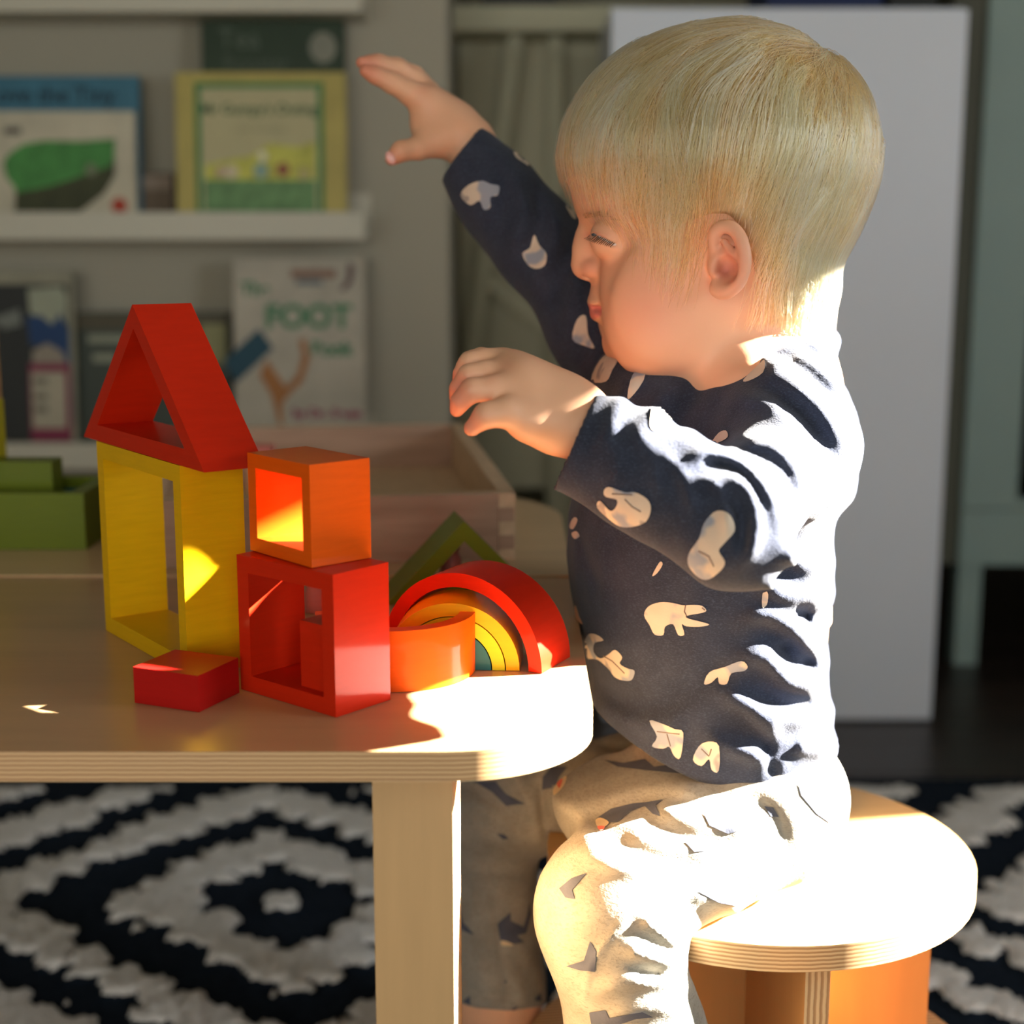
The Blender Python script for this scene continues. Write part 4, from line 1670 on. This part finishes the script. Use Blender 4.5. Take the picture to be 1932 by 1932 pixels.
cut = np.array([atY(1082, 832, .675)])[0]
cdir = B(1082 - 185, 832 - 85, .679) - B(1082, 832, .675)
cdir /= np.linalg.norm(cdir)
sleeve_n = Both(cap((1240, 905, .659), (1040, 813, .678), 94, 103, .02), [Half(cut, cdir)], .022, .002)
cutf = B(873, 288, .925)
cdirf = B(873 - 79, 288 - 103 + 20, .925) - cutf
cdirf = B(873 - 103 * .6, 288 - 100, .925) - cutf
# perpendicular to the cuff line (912,235)-(833,338)
cdirf = B(873 - 103, 288 - 79, .925) - cutf
cdirf /= np.linalg.norm(cdirf)
sleeve_f = Both(cap((940, 372, .915), (840, 246, .928), 68, 62, .02), [Half(cutf, cdirf)], .02, .002)


class FabricHole:
    """hollow of a cuff"""
    def __init__(s, c):
        s.cp, s.c, s.R, s.k = c, c.c, c.R, .002

    def __call__(s, P):
        return s.cp(P)


folds = [  # inner elbow of the near sleeve: crescents
    ([(1290, 880), (1330, 855), (1390, 870), (1440, 920), (1470, 985)], .0042, 15),
    ([(1350, 905), (1400, 915), (1425, 965), (1420, 1030), (1390, 1070)], .0045, 15),
    ([(1300, 905), (1345, 915), (1372, 960), (1375, 1010)], .0036, 13),
    ([(1395, 835), (1450, 838), (1500, 880), (1520, 940)], .0042, 16),
    ([(1245, 850), (1290, 905), (1310, 960)], .0028, 14),
    ([(1190, 800), (1230, 860), (1245, 930)], .0020, 15),
    ([(1150, 790), (1165, 850), (1160, 900)], .0012, 16),
    ([(1330, 870), (1400, 890), (1450, 960)], -.0030, 9), ([(1345, 930), (1395, 970), (1400, 1040)], -.0030, 9),
    # shoulder and upper back
    ([(1420, 700), (1480, 715), (1545, 770), (1590, 840)], .0040, 20),
    ([(1460, 760), (1520, 790), (1570, 860)], -.0040, 22),
    ([(1380, 745), (1450, 760), (1500, 800)], .0030, 18),
    ([(1490, 660), (1540, 690), (1590, 740)], .0030, 14), ([(1430, 672), (1480, 690)], .0025, 14),
    ([(1520, 640), (1565, 668)], .003, 12),
    # below the arm, down the back
    ([(1480, 1040), (1520, 1070), (1560, 1060)], .0040, 18), ([(1440, 1110), (1500, 1130), (1560, 1120)], .0045, 20),
    ([(1400, 1180), (1440, 1160), (1500, 1190), (1550, 1250)], .0045, 18),
    ([(1470, 1210), (1500, 1250), (1540, 1240)], -.0045, 20), ([(1500, 1160), (1530, 1160)], -.004, 16),
    ([(1380, 1250), (1440, 1240), (1500, 1290), (1560, 1290)], .0050, 20), ([(1420, 1300), (1480, 1330), (1540, 1330)], -.0035, 15),
    ([(1440, 1350), (1500, 1360), (1570, 1340)], .0050, 20), ([(1360, 1310), (1420, 1340), (1470, 1400)], .0040, 18),
    ([(1330, 1390), (1400, 1420), (1470, 1440)], .0040, 18), ([(1500, 1410), (1560, 1420)], .0045, 18), ([(1440, 1400), (1460, 1460)], -.003, 12),
    # belly
    ([(1120, 1290), (1220, 1330), (1330, 1280), (1400, 1240)], -.0030, 26), ([(1110, 1320), (1200, 1370), (1300, 1360)], .0030, 26),
    ([(1090, 1000), (1110, 1060), (1130, 1110)], -.0012, 10),
    ([(1200, 700), (1160, 780), (1130, 860)], .0030, 20), ([(1270, 720), (1220, 800), (1180, 850)], .0025, 22), ([(1330, 700), (1290, 780), (1270, 830)], -.0025, 20),
    # far sleeve
    ([(925, 300), (950, 350), (940, 420)], -.0026, 14), ([(975, 340), (990, 400), (965, 470)], .0032, 14), ([(1010, 360), (1020, 420), (985, 490)], -.0030, 13),
    ([(1045, 390), (1050, 450), (1010, 530)], .0032, 15), ([(1080, 440), (1070, 500), (1040, 570)], -.0030, 14), ([(1095, 500), (1085, 560), (1070, 610)], .003, 14),
]
relief = with_bounds(Relief(folds, 820, 1660, 200, 1520))
collar_pts = []
for i in range(33):
    a = 2 * math.pi * i / 32
    t_ = (1 + math.cos(a)) / 2
    px, py = 1283 + 284 * t_, 690 - 50 * t_
    p = B(px, py, YH_)
    p[1] = YH_ + .003 - .0445 * math.sin(a)
    collar_pts.append(p)
collar = Chain(collar_pts, [.0034] * 33, .002)
collar.k = .005
shirt_ops = [('+', torso),
             ('+', cap((1475, 800, .748), (1500, 855, .735), 100, 104, .03)),
             ('+', cap((1490, 830, .742), (1388, 1000, .643), 102, 102, .02)),
             ('+', cap((1376, 1000, .643), (1240, 905, .659), 101, 94, .015)),
             ('+', sleeve_n),
             ('+', cap((1400, 760, .86), (1290, 740, .875), 100, 95, .03)),
             ('+', cap((1290, 740, .875), (1135, 625, .885), 100, 88, .02)),
             ('+', cap((1135, 625, .885), (1010, 455, .905), 86, 74, .02)),
             ('+', cap((1010, 455, .905), (940, 372, .915), 74, 68, .02)),
             ('+', sleeve_f),
             ('relief', relief), ('relief', Wrinkle(.0011, 75, 3)),
             ('&', HemCut()), ('+', collar),
             ('-', FabricHole(cap((1125, 852, .671), (1000, 795, .681), 86, 95, .002))),
             ('-', FabricHole(cap((893, 312, .922), (830, 234, .93), 52, 54, .002))),
             ('-', Cap(B(1428, 640, YH_ + .003), B(1418, 520, YH_ + .003), .0365, .036, .004)),
             ('-', BoxP((-.5, .5, .4262), (TX1 + .0006, 1.25, TABLE_Z + .0018), .003))]
fs = field(shirt_ops)
Ps, Qs = sculpt(fs, (-0.06, 0.59, 0.32), (0.235, 0.965, 0.745), 0.0018)
Ps = relax(Ps, Qs, 1, 0.4)


def cloth_mat(name, c0, c1, fleck, scale=700, bump=.35):
    t = NT(name)
    v = t.coords((1, 1, 1))
    n1 = t.noise(v, 60, 3)
    n2 = t.noise(t.coords((1, 1, 2.2)), scale, 2, 0.7)
    a = t.ramp(n1, [(0.3, lin(c0)), (0.7, lin(c1))])
    f_ = t.math('MULTIPLY', t.ramp(n2, [(0.5, (0, 0, 0)), (0.75, (1, 1, 1))]), 0.55)
    t.set(t.mix(f_, a, lin(fleck)), 0.9, spec=0.1, sheen=0.12)
    t.bump(n2, bump, 0.0014)
    return t.m


m_navy = cloth_mat('navy_jersey', (48, 53, 68), (58, 63, 78), (84, 92, 112))
me = np_mesh('shirt', Ps, Qs, ORG_P)
shirt = child_of_person('shirt', me, m_navy)
shirt['label'] = 'long sleeved navy shirt printed with small cream bears'

# trousers
pfolds = [([(1120, 1620), (1180, 1640), (1280, 1650)], .003, 16), ([(1060, 1500), (1100, 1560), (1110, 1620)], .003, 22), ([(1180, 1560), (1260, 1600), (1350, 1600)], .004, 22),
          ([(1240, 1520), (1320, 1560), (1420, 1560)], .004, 20), ([(1420, 1510), (1460, 1540), (1480, 1590)], -.003, 14), ([(1300, 1690), (1360, 1700), (1400, 1720)], .003, 16),
          ([(1210, 1730), (1250, 1760), (1290, 1790)], .004, 14), ([(1180, 1790), (1240, 1810), (1290, 1820)], .004, 16), ([(1130, 1870), (1200, 1850), (1290, 1860)], .004, 18),
          ([(1150, 1920), (1230, 1900), (1300, 1910)], .003, 18), ([(1200, 1830), (1250, 1840)], -.004, 14),
          ([(1200, 1708), (1150, 1770), (1112, 1830), (1103, 1890)], .0014, 5),
          ([(870, 1500), (930, 1540), (990, 1580)], .004, 18), ([(880, 1560), (950, 1590), (1030, 1580)], .003, 18), ([(960, 1440), (1000, 1520), (1020, 1570)], .004, 16),
          ([(1120, 1400), (1230, 1440), (1330, 1460)], -.004, 14), ([(1130, 1425), (1220, 1475), (1330, 1490)], .004, 18),
          ([(1022, 1470), (1025, 1540), (1034, 1600)], -.004, 8),
          ([(870, 1640), (940, 1650), (1000, 1640)], .003, 18), ([(880, 1860), (920, 1880), (980, 1880)], -.003, 12), ([(955, 1830), (975, 1850), (985, 1890)], .003, 14),
          ([(920, 1630), (932, 1700), (945, 1800), (958, 1890)], -.0016, 5)]
prelief = with_bounds(Relief(pfolds, 800, 1640, 1340, 1980))


class CuffCut:
    c, R, k = np.zeros(3), 10, .002

    def __call__(s, P):
        u, v = proj_np(P)
        vv = np.interp(u, [820, 850, 900, 960, 1020, 1060], [1878, 1888, 1902, 1908, 1900, 1880])
        d = (v - vv) * 3.2e-4
        return np.where(P[:, 1] > .82, d, -.05)


pants_ops = [('+', cap((1470, 1500, YB - .03), (1390, 1480, YB - .03), 128, 120, .03)),
             ('+', cap((1470, 1500, YB + .035), (1390, 1480, YB + .035), 122, 115, .03)),
             ('+', cap((1380, 1480, .79), (1165, 1500, .775), 120, 124, .03)),
             ('+', cap((1440, 1545, .752), (1150, 1690, .705), 128, 122, .025)),
             ('+', cap((1140, 1735, .692), (1205, 1960, .70), 126, 118, .02)),
             ('+', cap((1205, 1960, .70), (1205, 2100, .705), 114, 96, .02)),
             ('+', cap((1200, 1490, .855), (910, 1525, .880), 112, 94, .03)),
             ('+', cap((924, 1560, .884), (934, 1870, .892), 86, 90, .02)),
             ('+', cap((934, 1860, .892), (936, 1960, .893), 92, 96, .01)),
             ('&', CuffCut()),
             ('relief', prelief), ('relief', Wrinkle(.0012, 60, 9)),
             ('-', FabricHole(cap((937, 1895, .892), (939, 1960, .893), 80, 84, .002))),
             ('-', Cyl((.143, .815), .1232, .0, SZ + .0004, .003)),
             ('-', BoxP((-.5, .5, .4262), (TX1 + .0006, 1.25, TABLE_Z + .0018), .003)),
             ('&', Half(B(1300, 1365, YB), (-.35, 0, 1), .004))]
fp = field(pants_ops)
Pp, Qp = sculpt(fp, (-0.075, 0.62, 0.06), (0.235, 0.965, 0.42), 0.0019)
Pp = relax(Pp, Qp, 1, 0.4)
m_grey = cloth_mat('grey_marl', (140, 135, 124), (160, 155, 143), (106, 100, 92), 420, .3)
me = np_mesh('trousers', Pp, Qp, ORG_P)
trousers = child_of_person('trousers', me, m_grey)
trousers['label'] = 'pale grey marl trousers printed with dark sharks'

# ---- prints on the cloth
bvh_s = BVHTree.FromPolygons([tuple(p) for p in Ps], [tuple(int(i) for i in q) for q in Qs])
bvh_p = BVHTree.FromPolygons([tuple(p) for p in Pp], [tuple(int(i) for i in q) for q in Qp])


def cloth_print(bvh, pts, mat, name, parent, step=4.0, lift=.0005, smooth=True):
    o = np.array(pts, float)
    if smooth:
        o = smooth_closed(o, 3)
    bd = []
    for a, b in zip(o, np.roll(o, -1, 0)):
        n = max(1, int(np.linalg.norm(b - a) / step))
        bd += [a + (b - a) * i / n for i in range(n)]
    bd = np.array(bd)
    gx, gy = np.meshgrid(np.arange(o[:, 0].min(), o[:, 0].max(), step), np.arange(o[:, 1].min(), o[:, 1].max(), step))
    gp = np.stack([gx.ravel(), gy.ravel()], 1)
    gp = gp[poly_sdf(o, gp[:, 0], gp[:, 1]) > step * .6]
    allp = [Vector(p) for p in np.concatenate([bd, gp])]
    n = len(bd)
    res = delaunay_2d_cdt(allp, [], [list(range(n))], 1, 1e-4)
    V, Fc = res[0], res[2]
    co, ok = [], []
    for p in V:
        h = raycast_px(bvh, p.x, p.y)
        ok.append(h[0] is not None)
        co.append((h[0] + h[1] * lift * (1 if h[1].dot(Vector(ray(p.x, p.y))) < 0 else -1)) if h[0] is not None else Vector((0, 0, 0)))
    fc = []
    for f_ in Fc:
        if all(ok[i] for i in f_) and max((co[f_[i]] - co[f_[i - 1]]).length for i in range(3)) < .009:
            fc.append(f_)
    par = list(range(len(co)))

    def root(i):
        while par[i] != i:
            i = par[i]
        return i
    for f_ in fc:
        for i in f_[1:]:
            par[root(i)] = root(f_[0])
    rc = [root(f_[0]) for f_ in fc]
    if not fc:
        return None
    big = max(set(rc), key=rc.count)
    fc = [f_ for f_, q in zip(fc, rc) if q == big]
    me = bpy.data.meshes.new(name)
    me.from_pydata([tuple(c - Vector(ORG_P)) for c in co], [], [tuple(f_) for f_ in fc])
    me.polygons.foreach_set('use_smooth', np.ones(len(fc), bool))
    bm = bmesh.new()
    bm.from_mesh(me)
    bmesh.ops.delete(bm, geom=[v for v in bm.verts if not v.link_faces], context='VERTS')
    bm.to_mesh(me)
    bm.free()
    return child_of_person(name, me, mat, parent)


def print_mat(name, stops, sc=70):
    t = NT(name)
    n1 = t.noise(t.coords((1, 1, 1)), sc, 2, .5)
    r_ = t.ramp(n1, [(p, lin(c)) for p, c in stops])
    t.set(r_, .85, spec=.15)
    t.bump(t.noise(t.coords((1, 1, 1)), 900, 2), .25, .0005)
    return t.m


m_bear = print_mat('bear_print_ink', [(.0, (150, 158, 172)), (.40, (156, 160, 170)), (.46, (214, 196, 176)), (.62, (220, 204, 184)), (.66, (170, 158, 150)), (1, (216, 200, 182))], 55)
m_bear.node_tree.nodes['Color Ramp'].color_ramp.interpolation = 'LINEAR'
m_line = print_mat('bear_outline_ink', [(.3, (120, 100, 92)), (.7, (142, 120, 108))], 80)


def c7(pts):
    return [(1040 + x / 2.147, 620 + y / 2.147) for x, y in pts]


def c5(pts):
    return [(640 + x / 2.416, 60 + y / 2.416) for x, y in pts]


BEARS = [c7(p) for p in (
    [(378, 1160), (395, 1125), (440, 1108), (490, 1110), (535, 1120), (570, 1118), (610, 1122), (628, 1142), (605, 1152), (570, 1158), (545, 1165), (560, 1175), (600, 1185), (640, 1198), (600, 1207), (548, 1205), (530, 1197), (540, 1238), (515, 1240), (495, 1197), (462, 1207), (455, 1240), (420, 1238), (400, 1200)],
    [(150, 1240), (185, 1238), (215, 1262), (180, 1272), (175, 1308), (202, 1335), (235, 1318), (262, 1300), (290, 1330), (280, 1355), (310, 1375), (340, 1385), (330, 1420), (300, 1425), (260, 1410), (235, 1378), (190, 1340), (140, 1335), (132, 1300)],
    [(215, 660), (235, 640), (300, 662), (340, 662), (390, 690), (405, 730), (385, 780), (330, 800), (280, 798), (235, 768), (188, 722), (200, 695), (240, 735), (264, 722), (268, 692), (225, 680)],
    [(600, 850), (620, 790), (660, 745), (700, 740), (730, 770), (740, 820), (700, 870), (680, 900), (705, 940), (690, 975), (640, 1012), (600, 1005), (560, 960), (560, 910)],
    [(400, 370), (415, 300), (440, 290), (465, 305), (455, 345), (500, 320), (528, 330), (490, 370), (430, 415), (402, 405)],
    [(650, 470), (680, 425), (710, 415), (718, 440), (690, 460)],
    [(620, 1440), (640, 1390), (700, 1370), (770, 1345), (795, 1365), (780, 1385), (730, 1395), (712, 1440), (682, 1440), (675, 1412), (650, 1435)],
    [(400, 1590), (450, 1600), (500, 1620), (535, 1635), (525, 1735), (500, 1730), (480, 1692), (455, 1700), (410, 1690), (430, 1650)],
    [(575, 1745), (600, 1690), (640, 1672), (680, 1690), (678, 1790), (650, 1785), (640, 1742), (610, 1770)],
    [(165, 210), (200, 130), (250, 95), (285, 105), (250, 170), (225, 215)],
    [(310, 270), (330, 190), (380, 145), (375, 210), (322, 280)],
    [(75, 800), (95, 765), (110, 775), (92, 812)], [(85, 830), (105, 820), (118, 840), (98, 852)],
    [(853, 1130), (860, 1060), (880, 1075), (872, 1120)],
    [(780, 210), (840, 150), (865, 130), (860, 180), (800, 215)],
    [(935, 700), (930, 650), (962, 640), (967, 715)],
    [(410, 1000), (440, 945), (452, 955), (430, 990)])]
BEARS += [c5(p) for p in (
    [(555, 745), (590, 700), (650, 680), (690, 695), (728, 705), (722, 745), (690, 755), (690, 800), (660, 810), (640, 770), (600, 790)],
    [(835, 1010), (870, 985), (888, 925), (915, 975), (945, 1010), (940, 1060), (905, 1080), (865, 1065)],
    [(785, 520), (830, 555), (900, 600), (945, 655), (900, 640), (840, 600), (800, 570)],
    [(1030, 795), (1055, 800), (1078, 850), (1060, 848)],
    [(1065, 1400), (1085, 1310), (1125, 1295), (1135, 1380), (1165, 1440), (1120, 1430)])]
for p in BEARS:
    cloth_print(bvh_s, p, m_bear, 'bear_print', shirt)
LINES = [c7(p) for p in ([(545, 1120), (540, 1145), (550, 1165)], [(610, 1130), (622, 1140)], [(300, 690), (330, 720), (365, 740)], [(250, 668), (330, 672)], [(600, 900), (640, 920), (660, 960)], [(455, 345), (430, 360), (420, 395)], [(430, 1630), (520, 1640)], [(470, 1640), (485, 1690)], [(610, 1700), (640, 1730), (650, 1700)], [(215, 1325), (250, 1345), (300, 1395)])]
for ln in LINES:
    q = []
    for (x0, y0), (x1, y1) in zip(ln, ln[1:]):
        for t_ in np.linspace(0, 1, 6):
            h = raycast_px(bvh_s, x0 + (x1 - x0) * t_, y0 + (y1 - y0) * t_)
            if h[0] is not None:
                q.append(h[0] + h[1] * .0006 - Vector(ORG_P))
    q = [a for i, a in enumerate(q) if i == 0 or (a - q[i - 1]).length > 1e-5]
    if len(q) > 2:
        child_of_person('print_outline', finish(tube(q, .0003, 4)), m_line, shirt)


def c8(pts):
    return [(820 + x / 1.7374, 1380 + y / 1.7374) for x, y in pts]


m_shark = print_mat('shark_print_ink', [(.3, (74, 78, 90)), (.7, (92, 96, 110))], 60)
m_cream = print_mat('cream_print_ink', [(.3, (214, 190, 152)), (.7, (224, 202, 166))], 60)
m_pinkp = print_mat('coral_print_ink', [(.3, (222, 112, 96)), (.7, (230, 126, 108))], 60)
SHARKS = [[(555, 95), (620, 105), (690, 92), (720, 118), (780, 110), (860, 138), (820, 142), (740, 134), (680, 128), (600, 118)],
          [(352, 192), (355, 150), (385, 115), (437, 117), (410, 150), (395, 185)],
          [(530, 288), (580, 255), (650, 238), (690, 235), (748, 225), (725, 245), (740, 280), (715, 272), (690, 247), (640, 265), (600, 300), (552, 300)],
          [(130, 165), (200, 165), (235, 205), (300, 237), (265, 240), (235, 245), (190, 200)],
          [(203, 333), (230, 337), (245, 350), (225, 353)],
          [(410, 515), (450, 482), (499, 465), (452, 520), (460, 550), (430, 545)],
          [(433, 768), (490, 750), (510, 686), (530, 720), (525, 786), (480, 782)],
          [(508, 920), (560, 912), (572, 938), (680, 918), (717, 935), (660, 940), (630, 950), (600, 960), (515, 960)],
          [(205, 630), (248, 590), (250, 620), (290, 640), (302, 600), (310, 556), (315, 600), (300, 660), (270, 668), (292, 690), (260, 697), (215, 682)],
          [(64, 662), (85, 583), (95, 625), (131, 666), (100, 655), (80, 642)],
          [(92, 885), (117, 866), (118, 896)], [(235, 915), (272, 898), (265, 920)], [(325, 880), (345, 855), (350, 885)], [(225, 820), (238, 812), (236, 826)],
          [(880, 268), (920, 290), (998, 325), (960, 335), (900, 310)], [(1080, 245), (1110, 250), (1128, 280), (1100, 280)], [(860, 525), (920, 530), (992, 572), (930, 560)],
          [(820, 365), (850, 360), (888, 392), (850, 395)], [(1190, 170), (1230, 210), (1300, 305), (1250, 270), (1200, 210)]]
for p in SHARKS:
    cloth_print(bvh_p, c8(p), m_shark, 'shark_print', trousers, smooth=False)
for p in ([(352, 195), (395, 187), (410, 150), (434, 148), (425, 180), (395, 212), (360, 215)], [(528, 296), (545, 286), (572, 300), (560, 315), (535, 316)], [(222, 700), (222, 683), (258, 698)]):
    cloth_print(bvh_p, c8(p), m_cream, 'belly_print', trousers, lift=.0007)
for p in ([(400, 158), (420, 158), (418, 175), (409, 190)], [(534, 316), (558, 316), (552, 328), (540, 328)]):
    cloth_print(bvh_p, c8(p), m_pinkp, 'mouth_print', trousers, lift=.0009)
# ------------------------------------------------------------------ hair
Whair = lambda x, z: Whead(x, z) + np.interp(z, [zp(520), zp(420), zp(300)], [.0015, .005, .0065])
HAIR_FULL = HAIR_OUT + [(1552, 530), (1530, 570), (1470, 610), (1400, 640), (1330, 640), (1260, 640), (1190, 620), (1150, 560), (1120, 500), (1096, 430), (1078, 370)]
hairshell = Inflate(HAIR_FULL, YH_, Whair, 0.085, 3.0)
MASK = [(1030, 285), (1075, 318), (1110, 338), (1150, 360), (1195, 392), (1240, 415), (1290, 420), (1322, 412), (1338, 404), (1372, 404), (1400, 432), (1416, 480), (1420, 545),
        (1412, 590), (1440, 612), (1500, 606), (1560, 590), (1680, 560), (1720, 0), (1000, 0)]
LIM = np.array([(1010, 295), (1070, 352), (1110, 388), (1165, 430), (1210, 500), (1260, 560), (1305, 575), (1326, 550), (1336, 450), (1342, 408), (1378, 404), (1408, 425), (1424, 480), (1426, 560),
                (1384, 585), (1404, 625), (1440, 655), (1500, 668), (1575, 690), (1600, 620), (1680, 560), (1720, 0), (1000, 0)], float)


class PxMask:
    def __init__(s, poly, k=.003):
        s.poly, s.k, s.c, s.R = poly, k, np.zeros(3), 10

    def __call__(s, P):
        Q_ = P.copy()
        Q_[:, 1] = YH_ - np.abs(P[:, 1] - YH_)
        u, v = proj_np(Q_)
        return -poly_sdf(s.poly, u, v) * 2.8e-4


hairshell.k = .004
scalp = [p_ for p_ in body[:18] if p_[0] == '+' and not isinstance(p_[1], (Both, Chain))]
fh = field(scalp + [('+', cap((1418, 560, YH_), (1426, 720, YB), 133, 137, .02)), ('+', hairshell)])
fshell = field([('+', hairshell)])
fhm = field([('+', hairshell), ('&', PxMask(MASK, .006)), ('relief', Wrinkle(.0006, 120, 21))])
Ph, Qh = sculpt(fhm, (0.005, 0.70, 0.58), (0.21, 0.90, 0.775), 0.002)
Ph = relax(Ph, Qh, 2, 0.5)


def hair_shader(name, strands):
    t = NT(name)
    if strands:
        hb = t.n('ShaderNodeBsdfHairPrincipled')
        hb.parametrization = 'COLOR'
        hi = t.n('ShaderNodeAttribute', attribute_name='shade')
        c = t.ramp(hi.outputs['Fac'], [(0.0, lin((140, 90, 46))), (0.3, lin((206, 156, 90))), (0.65, lin((240, 202, 138))), (1.0, lin((248, 226, 184)))])
        t.l(c, hb.inputs['Color'])
        hb.inputs['Roughness'].default_value = .45
        hb.inputs['Radial Roughness'].default_value = .7
        t.l(hb.outputs[0], t.t.nodes['Material Output'].inputs[0])
    else:
        n1 = t.noise(t.coords((60, 60, 60)), 1.0, 4)
        t.set(t.ramp(n1, [(.3, lin((176, 138, 94))), (.7, lin((216, 180, 128)))]), .6, spec=.3)
    return t.m


me = np_mesh('hair', Ph, Qh, ORG_P)
hair = child_of_person('hair', me, hair_shader('hair_mass', False))
hair['label'] = 'straight pale blond hair'


def hgrad(P, e=.0008):
    g = np.zeros_like(P)
    for i in range(3):
        d = np.zeros(3)
        d[i] = e
        g[:, i] = fh(P + d) - fh(P - d)
    n = np.linalg.norm(g, axis=1, keepdims=True)
    return g / np.maximum(n, 1e-9), n[:, 0] / (2 * e)


def strands(N=24000, step=.0038, K=36):
    tri = Ph[Qh].mean(1)
    m = (fhm(tri) < .004) & (np.abs(fshell(tri)) < .003)
    tri = tri[m]
    idx = rng.integers(0, len(tri), N)
    P = tri[idx] + rng.normal(0, .0008, (N, 3))
    whorl = np.array([B(1535, 118, YH_)[0], YH_ - .006, B(1535, 118, YH_)[2]])
    cl = vnoise(P * np.array([1, 1, .6]), 170, 41) + .5 * vnoise(P, 420, 42)
    ln = rng.uniform(.045, .105, N) * np.where(rng.random(N) < .12, .7, 1)
    lift0 = np.clip(.0013 + .0030 * cl, .0001, .0055) + np.abs(rng.normal(0, .0004, N))
    jit = 34 - 150 * rng.beta(1.9, 1.5, N)                # how far past the limit each one reaches (px)
    swirl = vnoise(P, 110, 5)
    own = np.stack([vnoise(P, 260, 61 + i) for i in range(3)], 1) * .8 + rng.normal(0, .10, (N, 3))
    pts = [P.copy()]
    alive = np.ones(N, bool)
    length = np.zeros(N)
    count = np.ones(N, int)
    prev = None
    for k in range(K):
        n, sl = hgrad(P)
        P = P - n * ((fh(P) / np.maximum(sl, .2)) - lift0 * (1 - .0 * k))[:, None]
        r = P - whorl
        dist = np.linalg.norm(r, axis=1)
        v1 = r / np.maximum(dist, 1e-6)[:, None]
        # past the crown the hair falls; in front it sweeps forward
        fwd = np.clip((whorl[0] - P[:, 0]) / .09, -1, 1)
        top = np.clip((P[:, 2] - zp(210)) / .02, 0, 1)
        wg = np.clip(dist / .055, 0, 1.6) * (1 - .55 * top)
        d = v1 * (1.0 - .45 * np.clip(dist / .12, 0, 1))[:, None] + np.array([0, 0, -1.0]) * wg[:, None]
        d[:, 0] -= .30 * np.clip(fwd, 0, 1) * top
        side = np.clip((np.abs(P[:, 1] - YH_) - .03) / .03, 0, 1)
        d[:, 0] -= .18 * side * np.clip(1 - dist / .09, 0, 1)
        d[:, 0] += .10 * side * np.clip((P[:, 2] - zp(420)) / .03, 0, 1) * np.sin(P[:, 0] * 160 + swirl * 5)
        d += .38 * np.stack([vnoise(P, 48, 51), vnoise(P, 48, 52), vnoise(P, 48, 53)], 1) + .36 * np.stack([vnoise(P, 95, 31), vnoise(P, 95, 32), vnoise(P, 95, 33)], 1) + own * np.clip(dist / .04, .2, 1)[:, None]
        d -= n * (d * n).sum(1)[:, None]
        d /= np.maximum(np.linalg.norm(d, axis=1), 1e-6)[:, None]
        if prev is not None:
            d = .55 * d + .45 * prev
            d /= np.maximum(np.linalg.norm(d, axis=1), 1e-6)[:, None]
        prev = d
        Pn_ = P + d * step
        Q_ = Pn_.copy()
        Q_[:, 1] = YH_ - np.abs(Pn_[:, 1] - YH_)
        u, v = proj_np(Q_)
        s = poly_sdf(LIM, u, v)
        alive &= (s > -jit) & (length < ln)
        length += step * alive
        count += alive
        P = np.where(alive[:, None], Pn_, P)
        pts.append(P.copy())
    return np.stack(pts, 1), count, np.clip(.48 + .62 * cl + rng.normal(0, .15, N), 0, 1)


SP, cnt, tone = strands()
ok = cnt >= 4
SP, cnt, tone = SP[ok], cnt[ok], tone[ok]
# stray wisps at the nape and round the outline
hc = bpy.data.hair_curves.new('hair_strands')
hc.add_curves([int(c) for c in cnt])
allp = np.concatenate([SP[i, :c] for i, c in enumerate(cnt)]) - np.array(ORG_P)
hc.points.foreach_set('position', allp.astype(np.float32).ravel())
rad = np.concatenate([.00013 * (1 - .75 * np.linspace(0, 1, c) ** 2) for c in cnt])
ra_ = hc.attributes.get('radius') or hc.attributes.new('radius', 'FLOAT', 'POINT')
ra_.data.foreach_set('value', rad.astype(np.float32))
ta = hc.attributes.new('shade', 'FLOAT', 'CURVE')
ta.data.foreach_set('value', tone.astype(np.float32))
o = bpy.data.objects.new('hair_strands', hc)
COL.objects.link(o)
hc.materials.append(hair_shader('hair_strands', True))
o.parent = hair
o['kind'] = 'stuff'
